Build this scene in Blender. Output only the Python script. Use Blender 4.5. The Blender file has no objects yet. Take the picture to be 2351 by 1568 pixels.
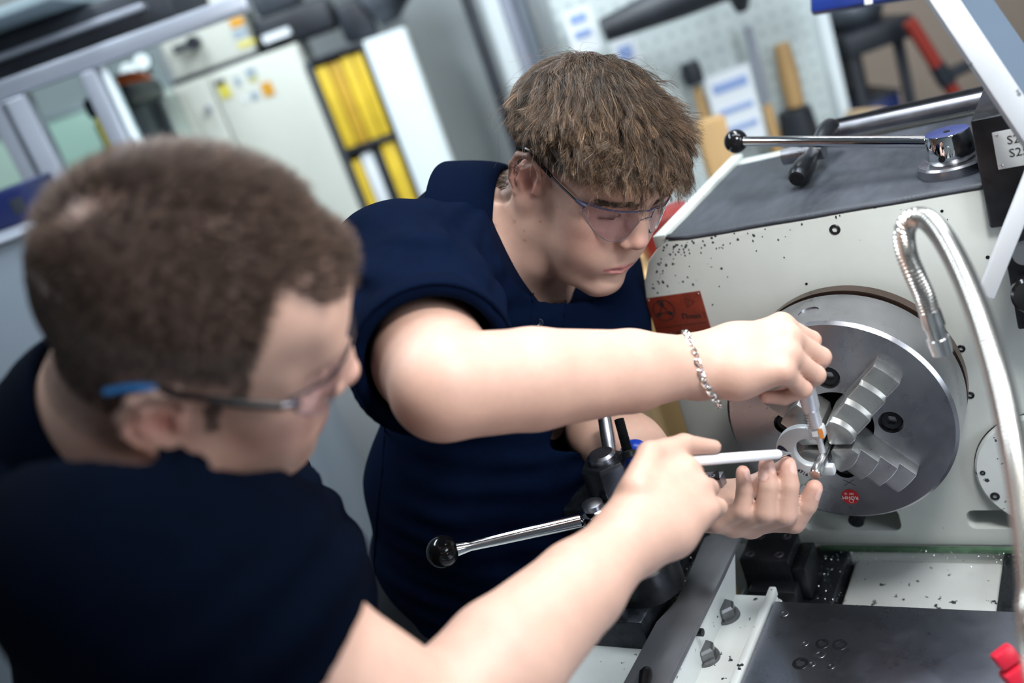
import bpy, bmesh, math, random
import numpy as np
from mathutils import Vector, Matrix

# ------------------------------------------------------------------ camera, world, lights, exposure
SC = bpy.context.scene
COL = SC.collection
FPX = 2286.0
CX, CY = 1175.5, 784.0
CAM = np.array([0.32486, -0.97594, 1.66884])
# columns: image right, image down, view direction (world axes: X across the lathe, Y along the spindle, Z up)
CM = np.array([[0.82571528, -0.10151799, -0.5548769],
               [0.46241917, -0.44152899, 0.76890875],
               [-0.32305231, -0.89148542, -0.31763336]])

def P(px, py, d):
    """world point seen at pixel (px, py) at depth d metres"""
    return CAM + CM @ np.array([(px - CX) / FPX * d, (py - CY) / FPX * d, d])

def cdir(x, y, z): return CM @ np.array([x, y, z])

cam_data = bpy.data.cameras.new('camera')
cam = bpy.data.objects.new('camera', cam_data)
COL.objects.link(cam)
mw = Matrix.Identity(4)
for r in range(3):
    mw[r][0] = CM[r, 0]; mw[r][1] = -CM[r, 1]; mw[r][2] = -CM[r, 2]; mw[r][3] = CAM[r]
cam.matrix_world = mw
cam_data.lens = 35.0
cam_data.sensor_width = 36.0
cam_data.clip_start = 0.02
cam_data.dof.use_dof = True
cam_data.dof.focus_distance = 1.09
cam_data.dof.aperture_fstop = 2.2
SC.camera = cam

world = bpy.data.worlds.new('hall_light')
SC.world = world
world.use_nodes = True
world.node_tree.nodes['Background'].inputs[0].default_value = (0.62, 0.76, 1.0, 1)
world.node_tree.nodes['Background'].inputs[1].default_value = 0.20

def area(name, loc, target, size, power, color, sy=None):
    l = bpy.data.lights.new(name, 'AREA')
    l.energy = power; l.color = color; l.size = size
    if sy: l.shape = 'RECTANGLE'; l.size_y = sy
    o = bpy.data.objects.new(name, l); COL.objects.link(o)
    o.location = loc
    o.rotation_euler = (Vector(target) - Vector(loc)).to_track_quat('-Z', 'Y').to_euler()
    return o
area('ceiling_lamp_over_lathe', (0.65, 0.1, 3.3), (0.3, 0.0, 1.1), 0.35, 44, (0.88, 0.95, 1.0), 2.4)
area('ceiling_lamp_over_aisle', (-1.7, 0.3, 3.4), (-1.9, 1.0, 0.9), 0.4, 78, (0.85, 0.94, 1.0), 2.4)
area('ceiling_lamp_over_tool_board', (-0.2, 1.25, 3.4), (-0.75, 2.2, 0.9), 0.4, 85, (0.88, 0.96, 1.0), 2.4)
area('east_fill_light', (3.93, -1.2, 2.0), (-1.0, -0.6, 1.2), 1.6, 150, (0.86, 0.93, 1.0), 2.6)  # fill light added from the unseen right side to brighten the faces
area('machine_lamp', (0.42, -0.36, 1.98), (0.02, -0.10, 1.1), 0.22, 11, (1.0, 0.985, 0.96))
SC.view_settings.view_transform = 'Standard'
SC.view_settings.look = 'None'
SC.view_settings.exposure = 0.0
SC.view_settings.gamma = 1.0
SC.view_settings.use_curve_mapping = False

# ------------------------------------------------------------------ materials
MATS = {}
def mat(name, col, rough=0.5, metal=0.0, var=0.0, vscale=20.0, bump=0.0, bscale=200.0, spec=0.5, stretch=None,
        trans=0.0, ior=1.45, attr=None, sss=0.0, chips=None, coat=0.0, emit=None, rvar=0.0, alpha=1.0, sheen=0.0):
    if name in MATS: return MATS[name]
    m = bpy.data.materials.new(name); m.use_nodes = True
    nt = m.node_tree; N = nt.nodes; L = nt.links
    b = N['Principled BSDF']
    c4 = (*col, 1)
    b.inputs['Base Color'].default_value = c4
    b.inputs['Roughness'].default_value = rough
    b.inputs['Metallic'].default_value = metal
    b.inputs['Specular IOR Level'].default_value = spec
    b.inputs['IOR'].default_value = ior
    b.inputs['Alpha'].default_value = alpha
    if trans: b.inputs['Transmission Weight'].default_value = trans
    if coat: b.inputs['Coat Weight'].default_value = coat; b.inputs['Coat Roughness'].default_value = 0.1
    if sheen: b.inputs['Sheen Weight'].default_value = sheen; b.inputs['Sheen Roughness'].default_value = 0.5
    if sss:
        b.inputs['Subsurface Weight'].default_value = sss
        b.inputs['Subsurface Radius'].default_value = (1.0, 0.35, 0.2)
        b.inputs['Subsurface Scale'].default_value = 0.006
    if emit:
        b.inputs['Emission Color'].default_value = (*emit[0], 1); b.inputs['Emission Strength'].default_value = emit[1]
    tc = N.new('ShaderNodeTexCoord')
    src = tc.outputs['Object']
    if stretch:
        mp = N.new('ShaderNodeMapping'); mp.inputs['Scale'].default_value = stretch
        L.new(src, mp.inputs['Vector']); vec = mp.outputs['Vector']
    else: vec = src
    colout = None
    if attr:
        a = N.new('ShaderNodeAttribute'); a.attribute_name = attr
        colout = a.outputs['Color']
    if var or rvar:
        n = N.new('ShaderNodeTexNoise'); n.inputs['Scale'].default_value = vscale; n.inputs['Detail'].default_value = 6
        n.inputs['Roughness'].default_value = 0.65
        L.new(vec, n.inputs['Vector'])
        if var:
            mr = N.new('ShaderNodeMapRange'); mr.inputs['From Min'].default_value = 0.3; mr.inputs['From Max'].default_value = 0.7
            mr.inputs['To Min'].default_value = 1 - var; mr.inputs['To Max'].default_value = 1 + var
            L.new(n.outputs['Fac'], mr.inputs['Value'])
            mx = N.new('ShaderNodeMix'); mx.data_type = 'RGBA'; mx.blend_type = 'MULTIPLY'; mx.inputs['Factor'].default_value = 1
            if colout is not None: L.new(colout, mx.inputs['A'])
            else: mx.inputs['A'].default_value = c4
            L.new(mr.outputs['Result'], mx.inputs['B']); colout = mx.outputs['Result']
        if rvar:
            mr2 = N.new('ShaderNodeMapRange'); mr2.inputs['From Min'].default_value = 0.3; mr2.inputs['From Max'].default_value = 0.7
            mr2.inputs['To Min'].default_value = max(0.02, rough - rvar); mr2.inputs['To Max'].default_value = rough + rvar
            L.new(n.outputs['Fac'], mr2.inputs['Value']); L.new(mr2.outputs['Result'], b.inputs['Roughness'])
    if chips:   # (scale, threshold, colour): chipped paint showing what is under it
        n2 = N.new('ShaderNodeTexNoise'); n2.inputs['Scale'].default_value = chips[0]; n2.inputs['Detail'].default_value = 4
        n2.inputs['Roughness'].default_value = 0.55
        L.new(src, n2.inputs['Vector'])
        g = N.new('ShaderNodeMapRange'); g.inputs['From Min'].default_value = chips[1]; g.inputs['From Max'].default_value = chips[1] + 0.012
        L.new(n2.outputs['Fac'], g.inputs['Value'])
        mx = N.new('ShaderNodeMix'); mx.data_type = 'RGBA'
        L.new(g.outputs['Result'], mx.inputs['Factor'])
        if colout is not None: L.new(colout, mx.inputs['A'])
        else: mx.inputs['A'].default_value = c4
        mx.inputs['B'].default_value = (*chips[2], 1); colout = mx.outputs['Result']
    if colout is not None: L.new(colout, b.inputs['Base Color'])
    if bump:
        nb = N.new('ShaderNodeTexNoise'); nb.inputs['Scale'].default_value = bscale; nb.inputs['Detail'].default_value = 3
        L.new(vec, nb.inputs['Vector'])
        bp = N.new('ShaderNodeBump'); bp.inputs['Strength'].default_value = bump; bp.inputs['Distance'].default_value = 0.002
        L.new(nb.outputs['Fac'], bp.inputs['Height']); L.new(bp.outputs['Normal'], b.inputs['Normal'])
    MATS[name] = m
    return m

# ------------------------------------------------------------------ object helpers
def tag(o, label=None, cat=None, group=None, kind=None):
    if label: o['label'] = label
    if cat: o['category'] = cat
    if group: o['group'] = group
    if kind: o['kind'] = kind
    return o

def empty(name, loc=(0, 0, 0), label=None, cat=None, group=None, kind=None):
    o = bpy.data.objects.new(name, None); COL.objects.link(o)
    o.location = Vector(loc); o.empty_display_size = 0.05
    return tag(o, label, cat, group, kind)

def link(name, me, m=None, parent=None, smooth=False, at=None):
    """link a mesh whose vertices are world coordinates, re-centred on `at`"""
    o = bpy.data.objects.new(name, me); COL.objects.link(o)
    if m is not None and not me.materials: me.materials.append(m)
    if smooth is True: me.polygons.foreach_set('use_smooth', [True] * len(me.polygons))
    if parent is not None:
        o.parent = parent
        off = Vector(parent.get('_w', parent.location))
        o.matrix_parent_inverse = Matrix.Translation(-off)
    return o

class B:
    """collects simple solids into one mesh"""
    def __init__(s): s.bm = bmesh.new()
    def _xf(s, vs, M):
        for v in vs: v.co = M @ v.co
    def box(s, a, b, bev=0.0, M=None, seg=2):
        a = Vector(a); b = Vector(b)
        r = bmesh.ops.create_cube(s.bm, size=1.0)
        vs = r['verts']; c = (a + b) / 2; d = b - a
        for v in vs: v.co = Vector((v.co.x * d.x, v.co.y * d.y, v.co.z * d.z)) + c
        if bev > 0:
            es = list({e for v in vs for e in v.link_edges})
            r2 = bmesh.ops.bevel(s.bm, geom=es, offset=bev, segments=seg, affect='EDGES', profile=0.5)
            vs = [v for v in {v for f in r2['faces'] for v in f.verts} | set(v for v in vs if v.is_valid)]
        if M is not None: s._xf(vs, M)
        return vs
    def cyl(s, a, b, ra, rb=None, n=24, cap=True):
        a = Vector(a); b = Vector(b); rb = ra if rb is None else rb
        s.loft([(a, ra), (b, rb)], n, cap)
    def loft(s, prof, n=24, cap=True, up=None):
        """profile of (point, radius) along a straight axis"""
        ax = (Vector(prof[-1][0]) - Vector(prof[0][0]))
        if ax.length < 1e-9: ax = Vector(up)
        ax.normalize()
        u = ax.orthogonal().normalized(); w = ax.cross(u)
        rings = []
        for p, r in prof:
            p = Vector(p)
            rings.append([s.bm.verts.new(p + (u * math.cos(2 * math.pi * i / n) + w * math.sin(2 * math.pi * i / n)) * r) for i in range(n)])
        for q in range(len(rings) - 1):
            for i in range(n):
                s.bm.faces.new((rings[q][i], rings[q][(i + 1) % n], rings[q + 1][(i + 1) % n], rings[q + 1][i]))
        if cap:
            s.bm.faces.new(rings[0][::-1]); s.bm.faces.new(rings[-1])
    def tube(s, pts, r, n=8, cap=True):
        pts = [Vector(p) for p in pts]
        rs = r if hasattr(r, '__len__') else [r] * len(pts)
        t = (pts[1] - pts[0]).normalized(); u = t.orthogonal().normalized(); rings = []
        for k, p in enumerate(pts):
            t2 = (pts[min(k + 1, len(pts) - 1)] - pts[max(k - 1, 0)]).normalized()
            u = (u - t2 * u.dot(t2)).normalized(); w = t2.cross(u)
            rings.append([s.bm.verts.new(p + (u * math.cos(2 * math.pi * i / n) + w * math.sin(2 * math.pi * i / n)) * rs[k]) for i in range(n)])
        for q in range(len(rings) - 1):
            for i in range(n):
                s.bm.faces.new((rings[q][i], rings[q][(i + 1) % n], rings[q + 1][(i + 1) % n], rings[q + 1][i]))
        if cap:
            s.bm.faces.new(rings[0][::-1]); s.bm.faces.new(rings[-1])
    def ball(s, c, r, n=20, M=None):
        q = bmesh.ops.create_uvsphere(s.bm, u_segments=n, v_segments=max(6, n // 2), radius=1.0)
        rr = r if hasattr(r, '__len__') else (r, r, r)
        for v in q['verts']:
            v.co = Vector((v.co.x * rr[0], v.co.y * rr[1], v.co.z * rr[2]))
            if M is not None: v.co = M @ v.co
            v.co += Vector(c)
    def prism(s, poly, thick, M=None):
        """2-D outline in xy extruded along z by thick, then moved by M"""
        lo = [s.bm.verts.new((x, y, 0)) for x, y in poly]; hi = [s.bm.verts.new((x, y, thick)) for x, y in poly]
        n = len(poly)
        s.bm.faces.new(lo[::-1]); s.bm.faces.new(hi)
        for i in range(n): s.bm.faces.new((lo[i], lo[(i + 1) % n], hi[(i + 1) % n], hi[i]))
        if M is not None: s._xf(lo + hi, M)
    def done(s, name, m, parent=None, smooth=35, bev=0.0):
        bm = s.bm
        bmesh.ops.recalc_face_normals(bm, faces=bm.faces)
        if bev > 0:
            es = [e for e in bm.edges if len(e.link_faces) == 2 and e.calc_face_angle(0) > 0.6]
            bmesh.ops.bevel(bm, geom=es, offset=bev, segments=2, affect='EDGES', profile=0.5, clamp_overlap=True)
        if smooth:
            for f in bm.faces: f.smooth = True
            for e in bm.edges:
                if len(e.link_faces) == 2 and e.calc_face_angle(0) > math.radians(smooth): e.smooth = False
        me = bpy.data.meshes.new(name); bm.to_mesh(me); bm.free()
        return link(name, me, m, parent)

def frame(o, x, y, z):
    """matrix with the given axes as columns and origin o"""
    M = Matrix.Identity(4)
    for k, a in enumerate((x, y, z)):
        for r in range(3): M[r][k] = a[r]
    for r in range(3): M[r][3] = o[r]
    return M

def text(name, body, size, M, m, parent=None, thick=0.0002, align='CENTER'):
    """flat lettering as a mesh, M maps its xy plane"""
    cu = bpy.data.curves.new(name, 'FONT'); cu.body = body; cu.size = size; cu.extrude = thick
    cu.align_x = align; cu.align_y = 'CENTER'; cu.resolution_u = 2
    o = bpy.data.objects.new(name + '_tmp', cu); COL.objects.link(o)
    dg = bpy.context.evaluated_depsgraph_get()
    me = bpy.data.meshes.new_from_object(o.evaluated_get(dg)); bpy.data.objects.remove(o); bpy.data.curves.remove(cu)
    me.transform(M); me.materials.clear(); me.name = name
    return link(name, me, m, parent)
# ------------------------------------------------------------------ smooth implicit surfaces (bodies and clothes)
class Field:
    def __init__(s): s.pr = []
    def add(s, fn, k=0.0, op='u', pad=0.0): s.pr.append((fn, k, op, pad)); return s
    def rc(s, a, b, ra, rb, k=0.01, op='u'):
        a = np.asarray(a, float); b = np.asarray(b, float); d = b - a; l2 = max(d @ d, 1e-12)
        def fn(p):
            q = p - a
            t = np.clip(q @ d / l2, 0, 1)
            return np.sqrt(((q - t[:, None] * d) ** 2).sum(1)) - (ra + (rb - ra) * t)
        return s.add(fn, k, op)
    def chain(s, pts, rs, k=0.01, op='u'):
        for i in range(len(pts) - 1): s.rc(pts[i], pts[i + 1], rs[i], rs[i + 1], k, op)
        return s
    def ell(s, c, r, A=None, k=0.01, op='u'):
        """ellipsoid, A: rows are its axes"""
        c = np.asarray(c, float); r = np.asarray(r, float); A = np.eye(3) if A is None else np.asarray(A, float)
        def fn(p):
            q = (p - c) @ A.T
            k0 = np.sqrt(((q / r) ** 2).sum(1)); k1 = np.sqrt(((q / (r * r)) ** 2).sum(1)) + 1e-9
            return k0 * (k0 - 1) / k1
        return s.add(fn, k, op)
    def box(s, c, h, A=None, r=0.0, k=0.005, op='u'):
        c = np.asarray(c, float); h = np.asarray(h, float) - r; A = np.eye(3) if A is None else np.asarray(A, float)
        def fn(p):
            q = np.abs((p - c) @ A.T) - h
            return np.sqrt((np.maximum(q, 0) ** 2).sum(1)) + np.minimum(q.max(1), 0) - r
        return s.add(fn, k, op)
    def plane(s, c, nrm, k=0.0, op='s'):
        """op 's' removes the side the normal points to"""
        c = np.asarray(c, float); nrm = np.asarray(nrm, float) / np.linalg.norm(nrm)
        return s.add(lambda p: -((p - c) @ nrm), k, op)
    def ev(s, p, ids=None):
        d = np.full(len(p), 1.0)
        for i in (range(len(s.pr)) if ids is None else ids):
            fn, k, op, pad = s.pr[i]
            e = fn(p)
            if op == 'u':
                if k > 0:
                    h = np.maximum(k - np.abs(d - e), 0) / k; d = np.minimum(d, e) - h * h * k * 0.25
                else: d = np.minimum(d, e)
            elif op == 's':
                e = -e
                if k > 0:
                    h = np.maximum(k - np.abs(d - e), 0) / k; d = np.maximum(d, e) + h * h * k * 0.25
                else: d = np.maximum(d, e)
            else: d = d + e          # displacement
        return d
    def mesh(s, lo, hi, h, bn=10):
        lo = np.asarray(lo, float); hi = np.asarray(hi, float)
        nb = np.ceil((hi - lo) / (h * bn)).astype(int)
        bi = np.stack(np.meshgrid(*[np.arange(n) for n in nb], indexing='ij'), -1).reshape(-1, 3)
        cen = lo + (bi + 0.5) * h * bn
        rad = h * bn * 0.9
        vals = np.stack([fn(cen) if op != 'd' else np.zeros(len(cen)) for fn, k, op, pad in s.pr], 1)
        isu = np.array([op == 'u' for _, _, op, _ in s.pr]); isd = np.array([op == 'd' for _, _, op, _ in s.pr])
        ks = np.array([k for _, k, _, _ in s.pr])
        umin = vals[:, isu].min(1)
        tot = s.ev(cen)
        act = np.where(np.abs(tot) < rad * 1.35 + 0.004)[0]
        g = np.stack(np.meshgrid(*[np.arange(bn + 1)] * 3, indexing='ij'), -1).reshape(-1, 3)
        n1 = bn + 1
        D = np.empty((len(act), n1, n1, n1), np.float32)
        for q, a in enumerate(act):
            keep = isd | (isu & (vals[a] < umin[a] + 2.3 * rad + ks)) | (~isu & ~isd & (vals[a] < 1.3 * rad + ks))
            pts = lo + (bi[a] * bn + g) * h
            D[q] = s.ev(pts, np.where(keep)[0]).reshape(n1, n1, n1)
        S = D < 0
        # cells with a sign change
        cnr = [(i, j, k) for i in (0, 1) for j in (0, 1) for k in (0, 1)]
        cnt = np.zeros((len(act), bn, bn, bn), np.int8)
        for i, j, k in cnr: cnt += S[:, i:i + bn, j:j + bn, k:k + bn]
        cell = np.argwhere((cnt > 0) & (cnt < 8))
        b_, ci = cell[:, 0], cell[:, 1:]
        acc = np.zeros((len(cell), 3)); num = np.zeros(len(cell))
        cv = {o: D[b_, ci[:, 0] + o[0], ci[:, 1] + o[1], ci[:, 2] + o[2]].astype(float) for o in cnr}
        for o in cnr:
            for ax in range(3):
                if o[ax]: continue
                o2 = list(o); o2[ax] = 1; o2 = tuple(o2)
                va, vb = cv[o], cv[o2]; m = (va < 0) != (vb < 0)
                t = np.where(m, va / np.where(m, va - vb, 1), 0)
                pt = np.tile(np.array(o, float), (len(cell), 1)); pt[:, ax] += t
                acc += pt * m[:, None]; num += m
        gc = bi[act[b_]] * bn + ci
        verts = lo + (gc + acc / num[:, None]) * h
        dims = nb * bn + 2
        key = lambda c: (c[:, 0] * dims[1] + c[:, 1]) * dims[2] + c[:, 2]
        ck = key(gc); order = np.argsort(ck); cks = ck[order]
        quads = []
        for ax in range(3):
            sl0 = [slice(None), slice(0, bn), slice(0, bn), slice(0, bn)]
            sl1 = list(sl0); sl1[ax + 1] = slice(1, bn + 1)
            A_, B_ = S[tuple(sl0)], S[tuple(sl1)]
            e = np.argwhere(A_ != B_)
            if not len(e): continue
            gp = bi[act[e[:, 0]]] * bn + e[:, 1:]
            flip = A_[tuple(e.T)]
            u, w = (ax + 1) % 3, (ax + 2) % 3
            idx = []
            ok = np.ones(len(e), bool)
            for du, dw in ((0, 0), (-1, 0), (-1, -1), (0, -1)):
                c = gp.copy(); c[:, u] += du; c[:, w] += dw
                kk = key(c); pos = np.clip(np.searchsorted(cks, kk), 0, len(cks) - 1)
                ok &= (cks[pos] == kk) & (c.min(1) >= 0)
                idx.append(order[pos])
            qd = np.stack(idx, 1)
            qd[~flip] = qd[~flip][:, ::-1]
            quads.append(qd[ok])
        return largest(verts, np.concatenate(quads))

def largest(v, q):
    """keep only the biggest connected surface"""
    e = np.concatenate([q[:, [0, 1]], q[:, [1, 2]], q[:, [2, 3]]])
    lab = np.arange(len(v))
    while True:
        m = np.minimum(lab[e[:, 0]], lab[e[:, 1]]); new = lab.copy()
        np.minimum.at(new, lab[e[:, 0]], m); np.minimum.at(new, lab[e[:, 1]], m)
        new = new[new]; new = new[new]
        if (new == lab).all(): break
        lab = new
    big = np.bincount(lab[q[:, 0]]).argmax(); keep = lab == big
    idx = np.cumsum(keep) - 1
    return v[keep], idx[q[keep[q[:, 0]]]]

def np_mesh(name, verts, faces, smooth=True):
    me = bpy.data.meshes.new(name)
    verts = np.asarray(verts, np.float32); faces = np.asarray(faces, np.int32)
    k = faces.shape[1]
    me.vertices.add(len(verts)); me.vertices.foreach_set('co', verts.ravel())
    me.loops.add(faces.size); me.loops.foreach_set('vertex_index', faces.ravel())
    me.polygons.add(len(faces)); me.polygons.foreach_set('loop_start', np.arange(0, faces.size, k, dtype=np.int32))
    me.polygons.foreach_set('loop_total', np.full(len(faces), k, np.int32))
    me.update(calc_edges=True)
    if smooth: me.polygons.foreach_set('use_smooth', np.ones(len(faces), bool))
    me.validate()
    return me

def vcol(me, cols, name='tint'):
    a = me.color_attributes.new(name, 'FLOAT_COLOR', 'POINT')
    c = np.ones((len(me.vertices), 4), np.float32); c[:, :3] = cols
    a.data.foreach_set('color', c.ravel())

def relax(v, q, it=1, w=0.5):
    """light smoothing over quad edges"""
    e = np.concatenate([q[:, [0, 1]], q[:, [1, 2]], q[:, [2, 3]], q[:, [3, 0]]])
    for _ in range(it):
        s = np.zeros_like(v); c = np.zeros(len(v))
        for a, b in ((0, 1), (1, 0)):
            for ax in range(3): s[:, ax] += np.bincount(e[:, a], v[e[:, b], ax], len(v))
            c += np.bincount(e[:, a], minlength=len(v))
        v = v + w * (s / np.maximum(c, 1)[:, None] - v)
    return v

def normals(v, q):
    n = np.cross(v[q[:, 2]] - v[q[:, 0]], v[q[:, 3]] - v[q[:, 1]])
    o = np.zeros_like(v)
    for k in range(4):
        for ax in range(3): o[:, ax] += np.bincount(q[:, k], n[:, ax], len(v))
    return o / (np.linalg.norm(o, axis=1)[:, None] + 1e-12)

def sstep(a, b, x):
    t = np.clip((x - a) / (b - a), 0, 1); return t * t * (3 - 2 * t)

def vnoise(p, f, seed=0):
    """cheap smooth noise from sines"""
    rs = np.random.RandomState(seed); o = np.zeros(len(p))
    for _ in range(5):
        k = rs.normal(size=3); k *= f / np.linalg.norm(k) * rs.uniform(.6, 1.6); o += np.sin(p @ k * 6.283 + rs.uniform(0, 6.28))
    return o / 5

def unit(v): v = np.asarray(v, float); return v / np.linalg.norm(v)
# ------------------------------------------------------------------ the workshop behind the lathe
HD = np.array([CM[0, 2], CM[1, 2], 0.0]); HD /= np.linalg.norm(HD)      # the aisle the row of cabinets faces along
RV = np.array([HD[1], -HD[0], 0.0])
C0 = np.array([CAM[0], CAM[1], 0.0])
EYE = CAM[2]
def G(u, z, d): return C0 + RV * u + HD * d + np.array([0, 0, z])
ROT = frame((0, 0, 0), RV, HD, (0, 0, 1))
def gbox(k, u0, u1, z0, z1, d0, d1, bev=0.0):
    k.box((u0, d0, z0), (u1, d1, z1), bev, frame(C0, RV, HD, (0, 0, 1)))
def gb(name, u0, u1, z0, z1, d0, d1, m, parent=None, bev=.004):
    k = B(); gbox(k, u0, u1, z0, z1, d0, d1, bev); return k.done(name, m, parent)
def S(v, d): return v * d / 1.8                    # sizes read off at 1.8 m
def Z(v, d): return EYE + (v - EYE) * d / 1.8
def root(name, u, z, d, label, cat, group=None): return empty(name, G(u, z, d), label, cat, group)

BEIGE = mat('beige_cabinet_paint', (.55, .57, .52), .45, var=.04, vscale=4)
WALLM = mat('pale_wall_paint', (.42, .46, .47), .8, var=.10, vscale=1.3, bump=.05, bscale=80)
TAN = mat('tan_wall_paint', (.34, .27, .22), .8, var=.1, vscale=2)
FLOORM = mat('grey_workshop_floor', (.16, .17, .18), .45, var=.2, vscale=3)
ALU = mat('anodised_aluminium', (.40, .43, .50), .35, .6, var=.05, vscale=6)
DARK = mat('dark_machine_paint', (.018, .022, .03), .45, var=.4, vscale=8)
DGREY = mat('dark_grey_metal', (.05, .06, .075), .45, .2, var=.3, vscale=10)
WHITEB = mat('white_cabinet_paint', (.66, .72, .75), .45)
GREYC = mat('blue_grey_cabinet_paint', (.22, .26, .31), .38, .2, var=.05, vscale=3)
YEL = mat('yellow_binder_card', (.72, .50, .035), .5, var=.12, vscale=14)
YEL2 = mat('ochre_binder_card', (.55, .33, .03), .5, var=.12, vscale=14)
PAPER = mat('paper', (.72, .76, .80), .7)
BLUEP = mat('blue_printed_paper', (.25, .35, .62), .7)
WOODM = mat('pale_wood', (.45, .28, .12), .55, var=.3, vscale=12, stretch=(1, 1, .1))
ORANGE = mat('orange_sticker_paper', (.62, .30, .02), .5)
YSTK = mat('yellow_sticker_paper', (.62, .55, .08), .5)
GSTK = mat('grey_blue_sticker_paper', (.30, .37, .44), .5)

k = B(); k.box((-7, -4, -.05), (4, 8, 0), 0); fl = k.done('floor', FLOORM, None); tag(fl, kind='structure')
CEILM = mat('pale_ceiling', (.30, .32, .34), .9)
for nm, a_, b_, m_ in (('ceiling', (-7, -4, 3.7), (4, 8, 3.75), CEILM), ('wall_front', (-7, -4.05, 0), (4, -4, 3.7), WALLM), ('wall_east', (4, -4, 0), (4.05, 8, 3.7), WALLM), ('wall_west', (-7.05, -4, 0), (-7, 8, 3.7), WALLM), ('wall_north', (-7, 8, 0), (4, 8.05, 3.7), WALLM)):
    k = B(); k.box(a_, b_, 0); o = k.done(nm, m_, None); tag(o, kind='structure')
wb = gb('wall_back', -6, 6, 0, 3.6, 5.2, 5.35, WALLM); tag(wb, kind='structure')

k = B()
for a_, b_ in (((3.94, -2.55, 1.15), (3.999, 0.15, 1.2)), ((3.94, -2.55, 2.82), (3.999, 0.15, 2.87)), ((3.94, -2.55, 1.2), (3.999, -2.5, 2.82)), ((3.94, .1, 1.2), (3.999, .15, 2.82)), ((3.96, -1.225, 1.2), (3.999, -1.175, 2.82))): k.box(a_, b_, 0)
wn2 = k.done('added_window_frame', WHITEB, None); tag(wn2, kind='structure')  # unseen window frame, added so the east fill light has a source
# ---- row of cabinets
d = 3.6
cab = root('cabinet', S(-.30, d), 0, d, 'tall beige steel cabinet covered with small stickers behind the man in front', 'cabinet')
gb('carcass', S(-.425, d), S(-.172, d), .05, Z(1.703, d), d, d + .5, BEIGE, cab)
gb('door', S(-.42, d), S(-.335, d), .08, Z(1.698, d), d - .02, d - .002, BEIGE, cab)
dr = gb('door', S(-.332, d), S(-.175, d), .08, Z(1.698, d), d - .02, d - .002, BEIGE, cab)
gb('plinth', S(-.42, d), S(-.175, d), 0, .05, d + .02, d + .45, DGREY, cab)
k = B(); k.loft([(G(S(-.352, d), Z(1.650, d), d - .045), .012), (G(S(-.352, d), Z(1.650, d), d - .02), .012)], 20); k.done('lock', ALU, cab)
for u, z, w, h, m, nm in ((-.315, 1.668, .019, .022, YSTK, 'sticker'), (-.317, 1.684, .017, .008, DARK, 'sticker'), (-.288, 1.677, .010, .014, GSTK, 'sticker'), (-.262, 1.682, .017, .016, GSTK, 'sticker'),
                       (-.262, 1.671, .015, .005, YSTK, 'sticker'), (-.246, 1.648, .019, .023, ORANGE, 'sticker'), (-.271, 1.645, .013, .012, GSTK, 'sticker'), (-.289, 1.645, .008, .008, PAPER, 'sticker')):
    gb(nm, S(u - w / 2, d), S(u + w / 2, d), Z(z - h / 2, d), Z(z + h / 2, d), d - .0235, d - .0205, m, dr, 0)
# control box on top of it
cbx = root('control_box', S(-.31, d), Z(1.712, d), d, 'beige electrical control box with orange stickers on top of the cabinet', 'control box')
gb('box_body', S(-.388, d), S(-.243, d), Z(1.712, d), Z(1.86, d), d + .02, d + .35, BEIGE, cbx)
gb('base_rail', S(-.395, d), S(-.238, d), Z(1.7035, d), Z(1.7115, d), d + .01, d + .35, DARK, cbx)
k = B(); k.tube([G(S(-.368, d), Z(1.757, d), d - .01), G(S(-.335, d), Z(1.757, d), d - .01)], [.014, .010], 10); k.loft([(G(S(-.332, d), Z(1.758, d), d - .03), .022), (G(S(-.332, d), Z(1.758, d), d + .02), .022)], 20); k.done('rotary_handle', DARK, cbx)
for u, z, w, h, m in ((-.262, 1.79, .018, .012, ORANGE), (-.254, 1.766, .024, .014, ORANGE), (-.256, 1.748, .024, .013, GSTK), (-.252, 1.729, .03, .008, YSTK)):
    gb('sticker', S(u - w / 2, d), S(u + w / 2, d), Z(z - h / 2, d), Z(z + h / 2, d), d + .0165, d + .0195, m, cbx, 0)
# binder shelf
shf = root('binder_shelf', S(-.12, d), 0, d, 'narrow dark shelf full of yellow ring binders beside the white cabinet', 'shelf')
u0, u1 = S(-.171, d), S(-.066, d)
gb('side_panel', u0, u0 + .018, 0, Z(1.668, d), d - .02, d + .32, DGREY, shf)
gb('side_panel', u1 - .012, u1, 0, Z(1.668, d), d - .02, d + .32, DGREY, shf)
gb('back_panel', u0 + .018, u1 - .012, 0, Z(1.668, d), d + .31, d + .32, DARK, shf)
for z in (1.660, 1.498, 1.33, 1.15): gb('shelf_board', u0 + .018, u1 - .012, Z(z, d), Z(z + .009, d), d - .02, d + .31, DARK, shf)
def binder(u, w, zb, h, m, label, tab=None):
    o = root('ring_binder', S(u, d), Z(zb, d), d, label, 'binder', 'ring binders on the narrow shelf')
    gb('cover', S(u - w / 2, d), S(u + w / 2, d), Z(zb, d) + .001, Z(zb, d) + h, d, d + .28, m, o, .004)
    if tab: gb('spine_label', S(u - w / 2, d) + .008, S(u + w / 2, d) - .008, Z(zb, d) + h * .35, Z(zb, d) + h * .8, d - .002, d - .0003, tab, o, 0)
    return o
binder(-.1495, .022, 1.507, .292, YEL, 'yellow ring binder at the left end of the upper shelf row')
binder(-.1265, .021, 1.507, .290, YEL2, 'darker ochre ring binder second from left in the upper shelf row')
binder(-.1040, .021, 1.507, .294, YEL, 'yellow ring binder third from left in the upper shelf row')
binder(-.0822, .019, 1.507, .292, YEL, 'yellow ring binder at the right end of the upper shelf row')
binder(-.1525, .016, 1.339, .29, YEL, 'yellow ring binder at the left end of the lower shelf row')
binder(-.1310, .022, 1.339, .30, PAPER, 'white ring binder between yellow and black ones on the lower shelf')
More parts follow.
